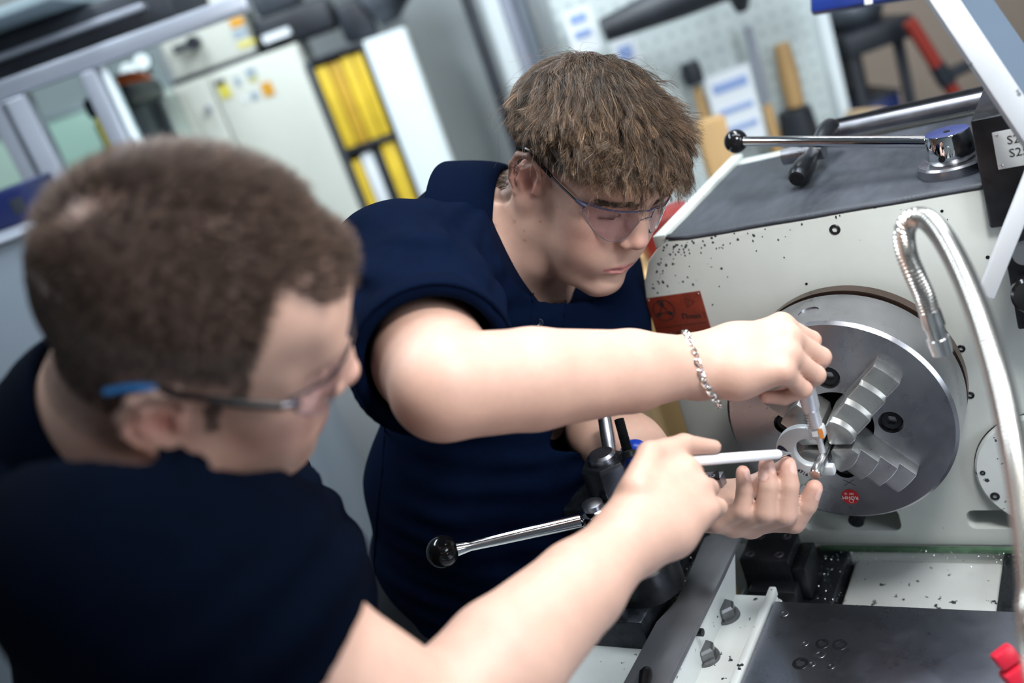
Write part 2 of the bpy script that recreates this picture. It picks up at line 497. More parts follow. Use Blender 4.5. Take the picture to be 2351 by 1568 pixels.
binder(-.1110, .013, 1.339, .30, DARK, 'black ring binder next to the white one on the lower shelf')
binder(-.0880, .028, 1.339, .31, YEL, 'wide yellow ring binder at the right end of the lower shelf row')
# white cabinet beside the shelf
wc = root('white_cabinet', S(-.03, d), 0, d, 'plain white cabinet standing between binder shelf and grey wall', 'cabinet')
gb('carcass', S(-.065, d), S(.009, d), .0, Z(1.668, d), d - .05, d + .5, WHITEB, wc)
gb('side_edge', S(.0095, d), S(.0125, d), .0, Z(1.668, d), d - .05, d + .5, BEIGE, wc)
# dark things on top of the cabinets
pr = root('dark_housing', S(-.16, d), Z(1.70, d), d, 'dark machine housing with a white sheet on top of the beige cabinet', 'machine')
gb('housing', S(-.232, d), S(-.10, d), Z(1.704, d), Z(1.76, d), d + .05, d + .45, DARK, pr, .02)
gb('lid', S(-.225, d), S(-.15, d), Z(1.7605, d), Z(1.81, d), d + .1, d + .45, DGREY, pr, .02)
gb('paper_sheet', S(-.222, d), S(-.175, d), Z(1.718, d), Z(1.731, d), d - .02, d + .049, PAPER, pr, 0)
vp = root('machine_part', S(-.05, d), Z(1.668, d), d, 'black machine part with round boss lying on top of the white cabinet', 'machine part')
gb('block', S(-.094, d), S(-.035, d), Z(1.6705, d), Z(1.74, d), d + .05, d + .35, DARK, vp, .02)
k = B(); a, e = G(S(-.04, d), Z(1.715, d), d + .1), G(S(.03, d), Z(1.745, d), d + .1); k.loft([(a, .08), (a * .6 + e * .4, .095), (e, .07)], 24); k.loft([(e + np.array([0, 0, .0]) - HD * .05, .05), (e - HD * .12, .05)], 20); k.done('boss', DGREY, vp)
# black post and door jambs
po = root('steel_post', .25, 0, 3.2, 'slim black upright post in front of the pale grey wall', 'post')
gb('upright', S(.118, 3.2), S(.138, 3.2), 0.01, 3.0, 3.2, 3.24, DARK, po, .004); gb('foot', S(.10, 3.2), S(.155, 3.2), 0, .01, 3.17, 3.27, DARK, po, .002)
for i, (a, e, m, dd) in enumerate(((.150, .178, WHITEB, 3.3), (.180, .205, mat('lilac_grey_paint', (.42, .45, .55), .5), 3.35), (.207, .222, GREYC, 3.3), (.224, .25, WHITEB, 3.35))):
    o = gb('trim_%d' % (i + 1), S(a, dd), S(e, dd), 0, 3.0, dd, dd + .06, m); tag(o, kind='structure')
gp_ = gb('wall_side', S(.014, 3.9), S(.27, 3.9), 0, 3.2, 3.9, 3.95, WALLM); tag(gp_, kind='structure')

# ---- pegboard with tools
d = 3.0
PEG = bpy.data.materials.new('perforated_board'); PEG.use_nodes = True
nt = PEG.node_tree; bs = nt.nodes['Principled BSDF']; bs.inputs['Roughness'].default_value = .5
geo = nt.nodes.new('ShaderNodeTexCoord'); vm = nt.nodes.new('ShaderNodeVectorMath'); vm.operation = 'SCALE'; vm.inputs['Scale'].default_value = 1 / .045
fr3 = nt.nodes.new('ShaderNodeVectorMath'); fr3.operation = 'FRACTION'
sub3 = nt.nodes.new('ShaderNodeVectorMath'); sub3.operation = 'SUBTRACT'; sub3.inputs[1].default_value = (.5, .5, .5)
ml = nt.nodes.new('ShaderNodeVectorMath'); ml.operation = 'MULTIPLY'; ml.inputs[1].default_value = (1, 0, 1)
le = nt.nodes.new('ShaderNodeVectorMath'); le.operation = 'LENGTH'
lt = nt.nodes.new('ShaderNodeMath'); lt.operation = 'LESS_THAN'; lt.inputs[1].default_value = .17
mxn = nt.nodes.new('ShaderNodeMix'); mxn.data_type = 'RGBA'; mxn.inputs['A'].default_value = (.50, .56, .56, 1); mxn.inputs['B'].default_value = (.34, .39, .40, 1)
for a, e in ((geo.outputs['Object'], vm.inputs[0]), (vm.outputs[0], fr3.inputs[0]), (fr3.outputs[0], sub3.inputs[0]), (sub3.outputs[0], ml.inputs[0]), (ml.outputs[0], le.inputs[0]), (le.outputs['Value'], lt.inputs[0]), (lt.outputs[0], mxn.inputs['Factor']), (mxn.outputs['Result'], bs.inputs['Base Color'])): nt.links.new(a, e)
pg = root('pegboard', S(.5, d), 0, d, 'large pale perforated tool board behind the lathe', 'tool board')
me_ = bpy.data.meshes.new('board'); bm_ = bmesh.new(); bmesh.ops.create_cube(bm_, size=1); bm_.to_mesh(me_); bm_.free()
pb_ = bpy.data.objects.new('board', me_); COL.objects.link(pb_); me_.materials.append(PEG)
me_.transform(Matrix.Diagonal((S(.735 - .268, d), .03, 1.9, 1)))
pb_.parent = pg; pb_.matrix_parent_inverse = Matrix.Translation(-pg.location)
pb_.matrix_basis = frame(G(S(.5015, d), 1.0, d + .1), RV, HD, (0, 0, 1))
gb('board_edge', S(.722, d), S(.742, d), .05, 1.95, d + .04, d + .15, WHITEB, pg, .004)
gb('board_foot', S(.30, d), S(.70, d), 0, .05, d + .05, d + .2, DGREY, pg, .004)
# things hanging on it
def hang(name, label, cat, parts):
    o = root(name, parts[0][1], parts[0][3], d, label, cat)
    for nm, u, r, za, zb, m in parts:
        k = B(); k.loft([(G(u, za, d + .02), r * .9), (G(u, za * .5 + zb * .5, d + .02), r), (G(u, zb, d + .02), r * .8)], 14); k.done(nm, m, o)
    return o
hang('file', 'slim file with brown wooden handle hanging on the tool board', 'file', [('blade', S(.588, d), .016, Z(1.33, d), Z(1.47, d), ALU), ('handle', S(.588, d), .018, Z(1.15, d), Z(1.325, d), WOODM)])
hang('hand_brush', 'hand brush with wooden handle and black bristles on the tool board', 'brush', [('bristles', S(.635, d), .062, Z(1.16, d), Z(1.30, d), DARK), ('handle', S(.640, d), .030, Z(1.305, d), Z(1.42, d), WOODM)])
hang('scraper', 'short dark handled scraper hanging behind the young man', 'tool', [('grip', S(.470, d), .032, Z(1.405, d), Z(1.445, d), DARK), ('blade', S(.472, d), .018, Z(1.29, d), Z(1.40, d), WOODM)])
ab = root('tool_rail', S(.45, d), Z(1.55, d), d - .1, 'long black tool rail across the top of the tool board', 'rail')
k = B(); k.tube([G(S(.335, d - .1), Z(1.548, d - .1), d - .1), G(S(.48, d - .1), Z(1.557, d - .1), d - .12), G(S(.70, d - .1), Z(1.562, d - .1), d - .1)], [.035, .055, .06], 12); k.done('rail_bar', DARK, ab)
k = B(); k.tube([G(S(.585, d - .1), Z(1.555, d - .1), d - .1), G(S(.590, d - .1), Z(1.50, d - .1), d - .06)], [.05, .02], 10); k.done('hook', DARK, ab)
def sheet_of_paper(u0, u1, z0, z1, dd, label, blue):
    o = root('paper_sheet', S((u0 + u1) / 2, dd), Z(z0, dd), dd, label, 'paper')
    gb('sheet', S(u0, dd), S(u1, dd), Z(z0, dd), Z(z1, dd), dd, dd + .002, PAPER, o, 0)
    for a, e in blue: gb('printed_block', S(u0 + .01, dd), S(u1 - .01, dd), Z(a, dd), Z(e, dd), dd - .0022, dd - .0004, BLUEP, o, 0)
sheet_of_paper(.275, .325, 1.52, 1.60, 3.02, 'notice with blue print at the left end of the tool board', ((1.55, 1.562), (1.575, 1.59)))
sheet_of_paper(.34, .385, 1.48, 1.54, 3.02, 'small notice with a violet blue patch above the young man', ((1.488, 1.512),))
sheet_of_paper(.485, .57, 1.27, 1.41, 3.02, 'large printed sheet with blue heading pinned low on the tool board', ((1.375, 1.392), (1.335, 1.345), (1.30, 1.31)))
wx = root('wooden_box', S(.47, 2.4), 0, 2.4, 'pale wooden upright board standing behind the young man', 'board')
gb('plank', S(.452, 2.4), S(.505, 2.4), .02, Z(1.335, 2.4), 2.4, 2.45, WOODM, wx, .004); gb('base', S(.43, 2.4), S(.525, 2.4), 0, .02, 2.33, 2.52, WOODM, wx, .003)
rv = B(); q = P(1530, 520, 1.75); rv.box((-.05, -.04, -.05), (.05, .04, .03), .01, frame(q, RV, HD, (0, 0, 1))); rvo = rv.done('red_block', mat('red_enamel', (.20, .015, .012), .4), None); tag(rvo, 'small dark red block behind the front corner of the headstock', 'block')
gbx = B(); gbx.box((-.12, -.1, -.95), (.25, .25, -.0505), .006, frame(q, RV, HD, (0, 0, 1))); tb = gbx.done('work_bench', WOODM, None); tag(tb, 'pale wooden bench block carrying the dark red block', 'bench')

# ---- niche with dark equipment on the right
d = 3.3
tw_ = gb('wall_right', S(.735, d), S(1.6, d), 0, 3.0, 4.2, 4.3, TAN); tag(tw_, kind='structure')
st = root('trolley', S(.80, d), 0, d, 'dark trolley frame carrying a blue box in the niche behind the lathe', 'trolley')
for a in (.752, .84):
    for q_ in (d, d + .35): gb('upright', S(a, d), S(a + .016, d), 0, Z(1.375, d), q_, q_ + .03, DARK, st, .003)
gb('shelf', S(.745, d), S(.865, d), Z(1.165, d), Z(1.178, d), d - .01, d + .4, DARK, st, .003)
gb('top', S(.745, d), S(.875, d), Z(1.355, d), Z(1.395, d), d - .02, d + .4, DARK, st, .006)
gb('rear_panel', S(.77, d), S(.838, d), Z(1.265, d), Z(1.352, d), d + .36, d + .38, mat('grey_mesh', (.14, .13, .14), .6), st, .003)
bx = root('blue_box', S(.80, d), Z(1.178, d), d, 'dark blue box on the shelf of the trolley', 'box')
gb('body', S(.773, d), S(.836, d), Z(1.180, d), Z(1.262, d), d + .03, d + .33, mat('deep_blue_plastic', (.006, .016, .09), .4), bx, .008)
gb('lid', S(.771, d), S(.838, d), Z(1.2625, d), Z(1.268, d), d + .025, d + .335, DARK, bx, .003)
mh = root('motor_unit', S(.81, d), Z(1.396, d), d, 'black motor unit standing on top of the dark trolley', 'motor')
k = B(); k.ball(G(S(.81, d), Z(1.42, d), d + .15), (.10, .10, .07), 20); k.cyl(G(S(.775, d), Z(1.425, d), d + .15), G(S(.85, d), Z(1.425, d), d + .15), .055, n=20); k.done('head', DGREY, mh)
gb('foot', S(.79, d), S(.83, d), Z(1.396, d), Z(1.41, d), d + .1, d + .2, DARK, mh, .003)
rr = root('red_pole', S(.87, d), 0, d - .1, 'slanting red and black pole leaning in the niche', 'pole')
a, e = G(S(.845, d), Z(1.39, d), d - .1), G(S(.93, d), Z(1.16, d), d - .1); f_ = e + (e - a) * 2.2
k = B(); k.tube([a, a * .6 + e * .4], .022, 12); k.tube([a * .45 + e * .55, e, f_], .022, 12); k.done('red_tube', mat('red_paint', (.28, .03, .02), .45), rr)
k = B(); k.tube([a * .61 + e * .39, a * .44 + e * .56], .026, 12); k.done('black_joint', DARK, rr)
k = B(); k.tube([G(S(.875, d), Z(1.275, d), d - .1), G(S(.985, d), Z(1.285, d), d - .1)], .02, 10); k.done('cross_handle', DARK, rr)
cd_ = root('cardboard_wedge', S(.745, 2.9), Z(1.20, 2.9), 2.9, 'folded cardboard piece on the white stand below the niche', 'cardboard')
k = B(); k.prism([(0, 0), (.15, 0), (.13, .075), (.03, .10)], .12, frame(G(S(.722, 2.9), Z(1.195, 2.9), 2.85), RV, (0, 0, 1), HD)); k.done('wedge', mat('cardboard', (.50, .36, .22), .7, var=.1, vscale=20), cd_)
ws = root('white_stand', S(.80, 2.9), 0, 2.9, 'white bench top with papers below the dark niche', 'bench')
gb('bench_top', S(.715, 2.9), S(.95, 2.9), Z(1.180, 2.9), Z(1.194, 2.9), 2.75, 3.02, WHITEB, ws, .004); gb('front', S(.72, 2.9), S(.94, 2.9), 0, Z(1.180, 2.9), 2.8, 3.0, WHITEB, ws, .004)

# ---- machine enclosure on the left
d = 2.5
me2 = root('machine_enclosure', S(-.6, d), 0, d, 'grey aluminium framed machine enclosure with windows at the upper left', 'machine')
gb('top_beam', S(-1.0, d), S(-.225, d), Z(1.775, d), Z(1.806, d), d, d + .05, ALU, me2, .006)
gb('corner_post', S(-.700, d), S(-.630, d), 0, Z(1.774, d), d, d + .06, ALU, me2, .006)
gb('post_groove', S(-.672, d), S(-.664, d), 0, Z(1.77, d), d - .004, d - .0005, DGREY, me2, .001)
gb('middle_post', S(-.535, d), S(-.505, d), 0, Z(1.774, d), d, d + .05, ALU, me2, .006)
gb('post_edge', S(-.502, d), S(-.488, d), 0, Z(1.774, d), d + .02, d + .05, WHITEB, me2, .003)
gb('yellow_strip', S(-.553, d), S(-.543, d), Z(1.58, d), Z(1.70, d), d + .05, d + .07, YEL, me2, .002)
gb('hood', S(-.95, d), S(-.36, d), Z(1.806, d) + .012, Z(1.88, d), d + .15, d + .7, DARK, me2, .01)
gb('hood_edge', S(-.95, d), S(-.40, d), Z(1.84, d), Z(1.85, d), d + .08, d + .14, ALU, me2, .003)
gb('roof_panel', S(-1.0, d), S(-.50, d), Z(1.885, d), Z(1.90, d), d - .1, d + .9, mat('teal_grey_paint', (.20, .26, .29), .5), me2, .004)
gb('inner_machine', S(-.62, d), S(-.56, d), .3, Z(1.72, d), d + .5, d + .9, DGREY, me2, .02)
gb('inner_head', S(-.64, d), S(-.54, d), Z(1.70, d), Z(1.745, d), d + .4, d + .8, DARK, me2, .02)
wn = gb('window_1', S(-.85, 5.0), S(-.55, 5.0), Z(1.62, 5.0), Z(1.72, 5.0), 5.16, 5.19, mat('green_daylight_pane', (.3, .45, .4), .3, emit=((.42, .58, .50), .35))); tag(wn, kind='structure')
gb('window_frame', S(-.86, 5.0), S(-.54, 5.0), Z(1.72, 5.0), Z(1.727, 5.0), 5.14, 5.19, ALU, wn, .004)
GLASS = mat('clear_glass', (.85, .95, .95), .02, 0, trans=1.0, ior=1.05)
gb('glass_pane', S(-.63, d), S(-.535, d), .5, Z(1.774, d), d + .02, d + .026, GLASS, me2, 0)
gb('glass_pane', S(-.488, d), S(-.40, d), .5, Z(1.774, d), d + .02, d + .026, GLASS, me2, 0)
lp_ = root('orange_cap', S(-.455, 3.3), Z(1.73, 3.3), 3.3, 'bright orange rounded cap below the round lamps at the upper left', 'cap')
k = B(); q = G(S(-.462, 3.3), Z(1.729, 3.3), 3.3); k.ball(q - HD * .05, (.085, .085, .04), 18); k.done('shell', mat('orange_plastic', (.95, .16, .02), .35), lp_)
k = B(); k.ball(q + RV * .05 + np.array([0, 0, -.028]), (.05, .05, .041), 16); k.done('visor', WHITEB, lp_)
for i, (u, z) in enumerate(((-.452, 1.752), (-.425, 1.758))):
    o = root('work_lamp', S(u, 3.4), Z(z, 3.4), 3.4, ('left of two bright round work lamps behind the glass', 'right of two bright round work lamps behind the glass')[i], 'lamp', 'round work lamps')
    k = B(); q = G(S(u, 3.4), Z(z, 3.4), 3.4); k.loft([(q - HD * .001, .024), (q - HD * .012, .024)], 20); k.done('lamp_glass', mat('lit_lamp_glass', (.9, .95, 1), .3, emit=((.85, .93, 1), 1.0)), o)
    k = B(); k.loft([(q, .026), (q + HD * .05, .02)], 20); k.done('lamp_housing', DARK, o)
    gb('lamp_stem', S(u, 3.4) - .006, S(u, 3.4) + .006, Z(1.69, 3.3) + .0005, Z(z, 3.4), 3.42, 3.432, DARK, o, 0)
shelf_l = root('lamp_shelf', S(-.45, 3.3), 0, 3.3, 'grey cupboard carrying the helmet and lamps beside the beige cabinet', 'cupboard')
gb('cupboard', S(-.53, 3.3), S(-.405, 3.3), 0, Z(1.69, 3.3), 3.2, 3.55, BEIGE, shelf_l, .006)
gb('cable_duct', S(-.418, 3.3), S(-.410, 3.3), 0, Z(1.69, 3.3), 3.18, 3.199, DGREY, shelf_l, .002)
bxl = root('parts_bin', S(-.735, 2.2), Z(1.54, 2.2), 2.2, 'blue plastic parts bin with dark opening at the left edge', 'bin')
gb('bin_body', S(-.80, 2.2), S(-.705, 2.2), 1.5565, Z(1.640, 2.2), 2.2, 2.4, mat('royal_blue_plastic', (.003, .008, .055), .4), bxl, .008)
gb('opening', S(-.735, 2.2), S(-.712, 2.2), Z(1.595, 2.2), Z(1.62, 2.2), 2.196, 2.1995, DARK, bxl, .001)
gc = root('grey_cabinet', S(-.7, 1.9), 0, 1.9, 'large smooth blue-grey cabinet at the left behind the man in front', 'cabinet')
gb('carcass', S(-1.25, 1.9), S(-.45, 1.9), .05, Z(1.555, 1.9), 1.9, 2.4, GREYC, gc, .008)
gb('top_edge', S(-1.25, 1.9), S(-.45, 1.9), Z(1.5555, 1.9), Z(1.5615, 1.9), 1.89, 2.4, ALU, gc, .002); gb('plinth', S(-1.2, 1.9), S(-.47, 1.9), 0, .05, 1.95, 2.35, DGREY, gc, 0)
po2 = root('floor_pole', S(.0, 2.6), 0, 2.6, 'dark upright pole between the two men', 'pole')
k = B(); k.cyl(G(S(-.145, 2.6), .01, 2.6), G(S(-.145, 2.6), Z(1.24, 2.6), 2.6), .03, n=16); k.done('tube', DGREY, po2); k = B(); k.cyl(G(S(-.145, 2.6), 0, 2.6), G(S(-.145, 2.6), .01, 2.6), .1, n=20); k.done('foot', DGREY, po2)
lc = root('low_cabinet', S(-.2, 3.1), 0, 3.1, 'pale grey low cabinet standing in front of the beige row', 'cabinet')
gb('carcass', S(-.36, 3.1), S(.06, 3.1), .05, Z(1.32, 3.1), 3.1, 3.5, mat('pale_grey_paint', (.42, .45, .47), .45), lc, .006); gb('plinth', S(-.35, 3.1), S(.05, 3.1), 0, .05, 3.13, 3.45, DGREY, lc, 0)
# ------------------------------------------------------------------ the lathe
ZS = 1.12                       # spindle height
WHITE = mat('machine_white_paint', (0.52, 0.55, 0.525), 0.42, var=0.05, vscale=9, chips=(95, 0.735, (0.03, 0.04, 0.045)), bump=0.03, bscale=300)
WHITE_WORN = mat('worn_white_paint', (0.62, 0.65, 0.64), 0.42, var=0.06, vscale=14, chips=(70, 0.66, (0.03, 0.035, 0.04)), bump=0.05, bscale=300)
STEEL = mat('turned_steel', (0.40, 0.40, 0.43), 0.30, 1.0, var=0.10, vscale=12, rvar=0.08, bump=0.02, bscale=700)
STEEL_D = mat('dark_ground_steel', (0.21, 0.21, 0.235), 0.34, 1.0, var=0.22, vscale=14, rvar=0.10)
STEEL_B = mat('bright_steel', (0.72, 0.72, 0.72), 0.22, 1.0, rvar=0.06, vscale=40, var=.06)
CHROME = mat('chrome', (0.82, 0.83, 0.85), 0.08, 1.0)
JAWM = mat('jaw_steel', (0.46, 0.46, 0.45), 0.33, 0.9, var=0.10, vscale=60, rvar=0.08)
BLACKM = mat('blackened_steel', (0.022, 0.024, 0.028), 0.33, 0.6, var=0.3, vscale=50, rvar=0.1)
BLACKP = mat('black_plastic', (0.008, 0.008, 0.009), 0.12)
OILY = mat('oily_dark_metal', (0.03, 0.034, 0.042), 0.28, 0.7, var=0.5, vscale=40, rvar=0.15)
HOLE = mat('dark_recess_metal', (0.012, 0.012, 0.014), 0.5, 0.5)
RUBBER = mat('black_rubber', (0.028, 0.032, 0.042), 0.55, var=0.55, vscale=16, rvar=0.18, bump=0.25, bscale=420, stretch=(1, .35, 1))
REDP = mat('red_enamel_plate', (0.13, 0.020, 0.010), 0.4, var=0.25, vscale=70)
INK = mat('black_print', (0.012, 0.010, 0.010), 0.5)
GREYP = mat('grey_satin_paint', (0.33, 0.36, 0.42), 0.4, var=.06, vscale=10)
BLUEM = mat('blue_enamel', (0.006, 0.022, 0.16), 0.35, var=.15, vscale=20, chips=(60, .70, (.25, .3, .4)))
LABELW = mat('white_label', (0.72, 0.74, 0.74), 0.4)

lathe = empty('lathe', (0.1, 0.3, 0.0), 'white painted lathe with black topped headstock carrying the big chuck', 'lathe')

def boolean(o, cutters):
    for c in cutters:
        md = o.modifiers.new('cut', 'BOOLEAN'); md.operation = 'DIFFERENCE'; md.object = c; md.solver = 'EXACT'
    dg = bpy.context.evaluated_depsgraph_get()
    me = bpy.data.meshes.new_from_object(o.evaluated_get(dg))
    o.modifiers.clear(); old = o.data; o.data = me; me.name = o.name
    bpy.data.meshes.remove(old)
    for c in cutters:
        m_ = c.data; bpy.data.objects.remove(c); bpy.data.meshes.remove(m_)
    if not me.materials: pass
    return o

def sharp(o, ang=35):
    bm = bmesh.new(); bm.from_mesh(o.data)
    for f in bm.faces: f.smooth = True
    for e in bm.edges:
        if len(e.link_faces) == 2 and e.calc_face_angle(0) > math.radians(ang): e.smooth = False
    bm.to_mesh(o.data); bm.free()

def on(px, py, ax, val):
    d = CM @ np.array([(px - CX) / FPX, (py - CY) / FPX, 1.0]); return CAM + d * (val - CAM[ax]) / d[ax]

XZ = lambda y: frame((0, y, 0), (1, 0, 0), (0, 0, 1), (0, -1, 0))     # maps xy of an outline to x,z and z to -y

# headstock casting
b = B()
pl = [(-.240, .873), (-.240, 1.255), (-.236, 1.275), (-.222, 1.303), (-.205, 1.318), (-.188, 1.326), (.42, 1.326), (.42, .873)]
b.prism(pl, -.345, XZ(.115))
hs = b.done('headstock', WHITE, lathe, bev=.004)
cuts = []
for (x0, x1, z0, z1) in ((.088, .40, .899, .926), (-.115, .010, .896, .929)):
    c = B(); c.box((x0, .08, z0), (x1, .16, z1), .009, seg=3); cuts.append(c.done('cut', HOLE))
boolean(hs, cuts); sharp(hs)
# floor and way details around the headstock
def lp(name, a, c, m, bev=.0015, parent=None): 
    k = B(); k.box(a, c, bev); return k.done(name, m, parent or lathe)
lp('top_lip', (-.207, .118, 1.318), (-.190, .458, 1.334), WHITE)
def socket_screw(name, c, d, r, parent, m=BLACKM, h=.004, flush=False, n=28):
    """cap screw with a hexagon socket, c: centre on the surface, d: outward direction"""
    c = Vector(c); d = Vector(d).normalized(); u = d.orthogonal().normalized(); w = d.cross(u)
    k = B(); top = c + d * (0 if flush else h)
    k.loft([(c - d * .006, r), (top - d * r * .12, r), (top, r * .86), (top, r * .6)], n, cap=False)
    # the socket
    ring = []
    bm = k.bm
    hexo = [top + (u * math.cos(math.pi / 3 * i) + w * math.sin(math.pi / 3 * i)) * r * .52 for i in range(6)]
    vs = [bm.verts.new(p) for p in hexo]; lo = [bm.verts.new(p - d * r * .7) for p in hexo]
    for i in range(6): bm.faces.new((vs[i], vs[(i + 1) % 6], lo[(i + 1) % 6], lo[i]))
    bm.faces.new(lo)
    inner = [v for v in bm.verts if abs((v.co - top).length - r * .6) < r * .01]
    inner.sort(key=lambda v: math.atan2((v.co - top).dot(w), (v.co - top).dot(u)))
    vs.sort(key=lambda v: math.atan2((v.co - top).dot(w), (v.co - top).dot(u)))
    ni = len(inner)
    for i in range(ni):
        a, e = inner[i], inner[(i + 1) % ni]
        ta = math.atan2((a.co - top).dot(w), (a.co - top).dot(u)); te = math.atan2((e.co - top).dot(w), (e.co - top).dot(u))
        na = min(vs, key=lambda v: (v.co - a.co).length); ne = min(vs, key=lambda v: (v.co - e.co).length)
        if na is ne: bm.faces.new((a, e, na))
        else: bm.faces.new((a, e, ne, na))
    return k.done(name, m, parent, 30)
for px, py in ((1917, 527), (2207, 800), (2228, 907)):
    socket_screw('socket_screw', on(px, py, 1, .115), (0, -1, 0), .0062 if px < 2000 else .0045, hs, BLACKM, .0012)
for px, py, r in ((2163, 484, .0016), (1852, 651, .0016), (2009, 474, .0018), (2268, 590, .002)):
    k = B(); c = on(px, py, 1, .1155); k.cyl(c, c - np.array([0, .001, 0]), r, n=12); k.done('grub_hole', HOLE, hs)
# round cover
k = B(); c = Vector((.183, .115, .982))
k.loft([(c, .0735), (c - Vector((0, .0075, 0)), .0735), (c - Vector((0, .010, 0)), .071)], 72)
cov = k.done('round_cover', WHITE_WORN, lathe)
k = B(); k.loft([(c - Vector((0, .0004, 0)), .0745), (c - Vector((0, .0022, 0)), .0745)], 72); k.done('gasket', HOLE, cov)
socket_screw('socket_screw', (.1262, .1045, .9525), (0, -1, 0), .0052, cov, BLACKM, .001)
socket_screw('socket_screw', (.118, .1045, .985), (0, -1, 0), .0030, cov, BLACKM, .0006)
# red warning plate with its print
k = B(); k.box((-.2385, .1128, 1.178), (-.1635, .1149, 1.2555), .0006); 
plate = k.done('warning_plate', REDP, lathe)
TX = lambda x, z, y=.1126, a=0: frame((x, y, z), (math.cos(a), 0, math.sin(a)), (-math.sin(a), 0, math.cos(a)), (0, -1, 0))
def ring2d(name, cx, cz, r, w, parent, m=INK, y=.1126, n=40):
    k = B(); bm = k.bm; v = []
    for i in range(n):
        t = 2 * math.pi * i / n
        v.append((bm.verts.new((cx + r * math.cos(t), y, cz + r * math.sin(t))), bm.verts.new((cx + (r - w) * math.cos(t), y, cz + (r - w) * math.sin(t)))))
    for i in range(n): bm.faces.new((v[i][0], v[(i + 1) % n][0], v[(i + 1) % n][1], v[i][1]))
    return k.done(name, m, parent, 0)
ring2d('chuck_symbol', -.2185, 1.236, .0150, .0012, plate)
ring2d('chuck_symbol', -.2185, 1.236, .0048, .0012, plate)
for a in (90, 210, 330):
    k = B(); t = math.radians(a)
    k.box((.0055, -.0024, 0), (.0125, .0024, .0002), 0, frame((-.2185, .1127, 1.236), (math.cos(t), 0, math.sin(t)), (-math.sin(t), 0, math.cos(t)), (0, -1, 0)))
    k.done('chuck_symbol', INK, plate)
ring2d('chuck_symbol', -.2215, 1.2465, .003, .0014, plate)
ring2d('warning_triangle', -.182, 1.2425, .0082, .0014, plate, n=3).rotation_euler = (0, 0, 0)
text('print', '!', .009, TX(-.1825, 1.2415), INK, plate)
text('print', 'n', .018, TX(-.1925, 1.2262), INK, plate)
text('print', 'max !', .0105, TX(-.1765, 1.2235), INK, plate)
k = B(); k.box((-.237, .1125, 1.2125), (-.165, .1127, 1.2131)); k.done('print', INK, plate, 0)
k = B(); k.tube([(-.226, .1125, 1.196), (-.219, .1125, 1.204), (-.212, .1125, 1.2), (-.206, .1125, 1.206), (-.204, .1125, 1.196), (-.214, .1125, 1.191), (-.226, .1125, 1.192)], .0009, 5); k.done('print', INK, plate)
for x, z in ((-.2355, 1.2525), (-.1665, 1.2525)):
    k = B(); k.ball((x, .1126, z), (.0014, .0008, .0014), 10); k.done('rivet', STEEL_B, plate)

# chipped paint along the operator's edge of the headstock
rch = np.random.RandomState(6); k = B()
for _ in range(150):
    z_ = rch.uniform(1.19, 1.322); x_ = -.232 + abs(rch.exponential(.022)) + max(0, (z_ - 1.262)) * .62
    if rch.rand() < .35: x_ = -.20 + rch.exponential(.07); z_ = 1.322 - rch.exponential(.012)
    if x_ > .15 or z_ < 1.18 or (x_ < -.16 and z_ < 1.258): continue
    r_ = rch.uniform(.0005, .0020); n_ = 7; a_ = rch.uniform(.5, 1.0)
    pts = [(x_ + r_ * a_ * math.cos(t) * rch.uniform(.6, 1.3), z_ + r_ * math.sin(t) * rch.uniform(.6, 1.3)) for t in np.linspace(0, 6.283, n_, endpoint=False)]
    k.prism(pts, .0003, XZ(.1150))
pc_ = k.done('paint_chips', mat('bare_dark_primer', (.045, .055, .06), .6), lathe); pc_['kind'] = 'stuff'
# spindle nose and backplate behind the chuck
k = B(); k.loft([((0, .116, ZS), .098), ((0, .100, ZS), .098), ((0, .0999, ZS), .124), ((0, .084, ZS), .1245), ((0, .0835, ZS), .116), ((0, .074, ZS), .116)], 96)
k.done('backplate', mat('brown_oiled_steel', (.16, .11, .09), .35, 1.0, var=.3, vscale=30), lathe)
k = B(); k.cyl((-.040, .1145, .922), (-.040, .100, .921), .010, n=20); k.done('drain_plug', OILY, lathe)

# selector lever on top
lv = empty('_', (0, 0, 0)); bpy.data.objects.remove(lv)
k = B(); c = Vector((.136, .186, 1.329))
k.loft([(c, .037), (c + Vector((0, 0, .010)), .037), (c + Vector((0, 0, .0125)), .035), (c + Vector((0, 0, .0125)), .02)], 48)
lever = k.done('selector_lever', STEEL, lathe)
lever['label'] = 'polished selector lever hub and disc'
k = B(); k.loft([(c + Vector((0, 0, .012)), .0235), (c + Vector((0, 0, .018)), .0265), (c + Vector((0, 0, .043)), .0235), (c + Vector((0, 0, .0445)), .0225)], 48)
k.done('hub', CHROME, lever)
k = B(); k.cyl(c + Vector((0, 0, .0443)), c + Vector((0, 0, .0449)), .0035, n=16); k.done('hub_hole', HOLE, lever)
k = B(); k.cyl(c + Vector((-.0056, -.0248, .0215)), c + Vector((-.0059, -.0262, .0215)), .0036, n=16); k.done('hub_hole', HOLE, lever)
ball = Vector((-.122, .256, 1.3985)); hub_p = c + Vector((-.012, .006, .033))
k = B(); dd = (hub_p - ball).normalized(); k.loft([(ball + dd * .010, .0062), (ball + dd * .06, .0066), (hub_p, .0075)], 24); k.done('lever_rod', CHROME, lever)
k = B(); k.ball(ball, .0152, 32); k.done('ball_knob', BLACKP, lever)

# back ledge: round bar and thin plate
k = B(); k.cyl((-.052, .432, 1.3415), (.34, .425, 1.3415), .0120, n=28); k.done('splash_bar', STEEL_D, lathe)
k = B(); k.box((-.06, .446, 1.327), (.34, .450, 1.3565), .001); k.done('splash_ledge', BLACKM, lathe)
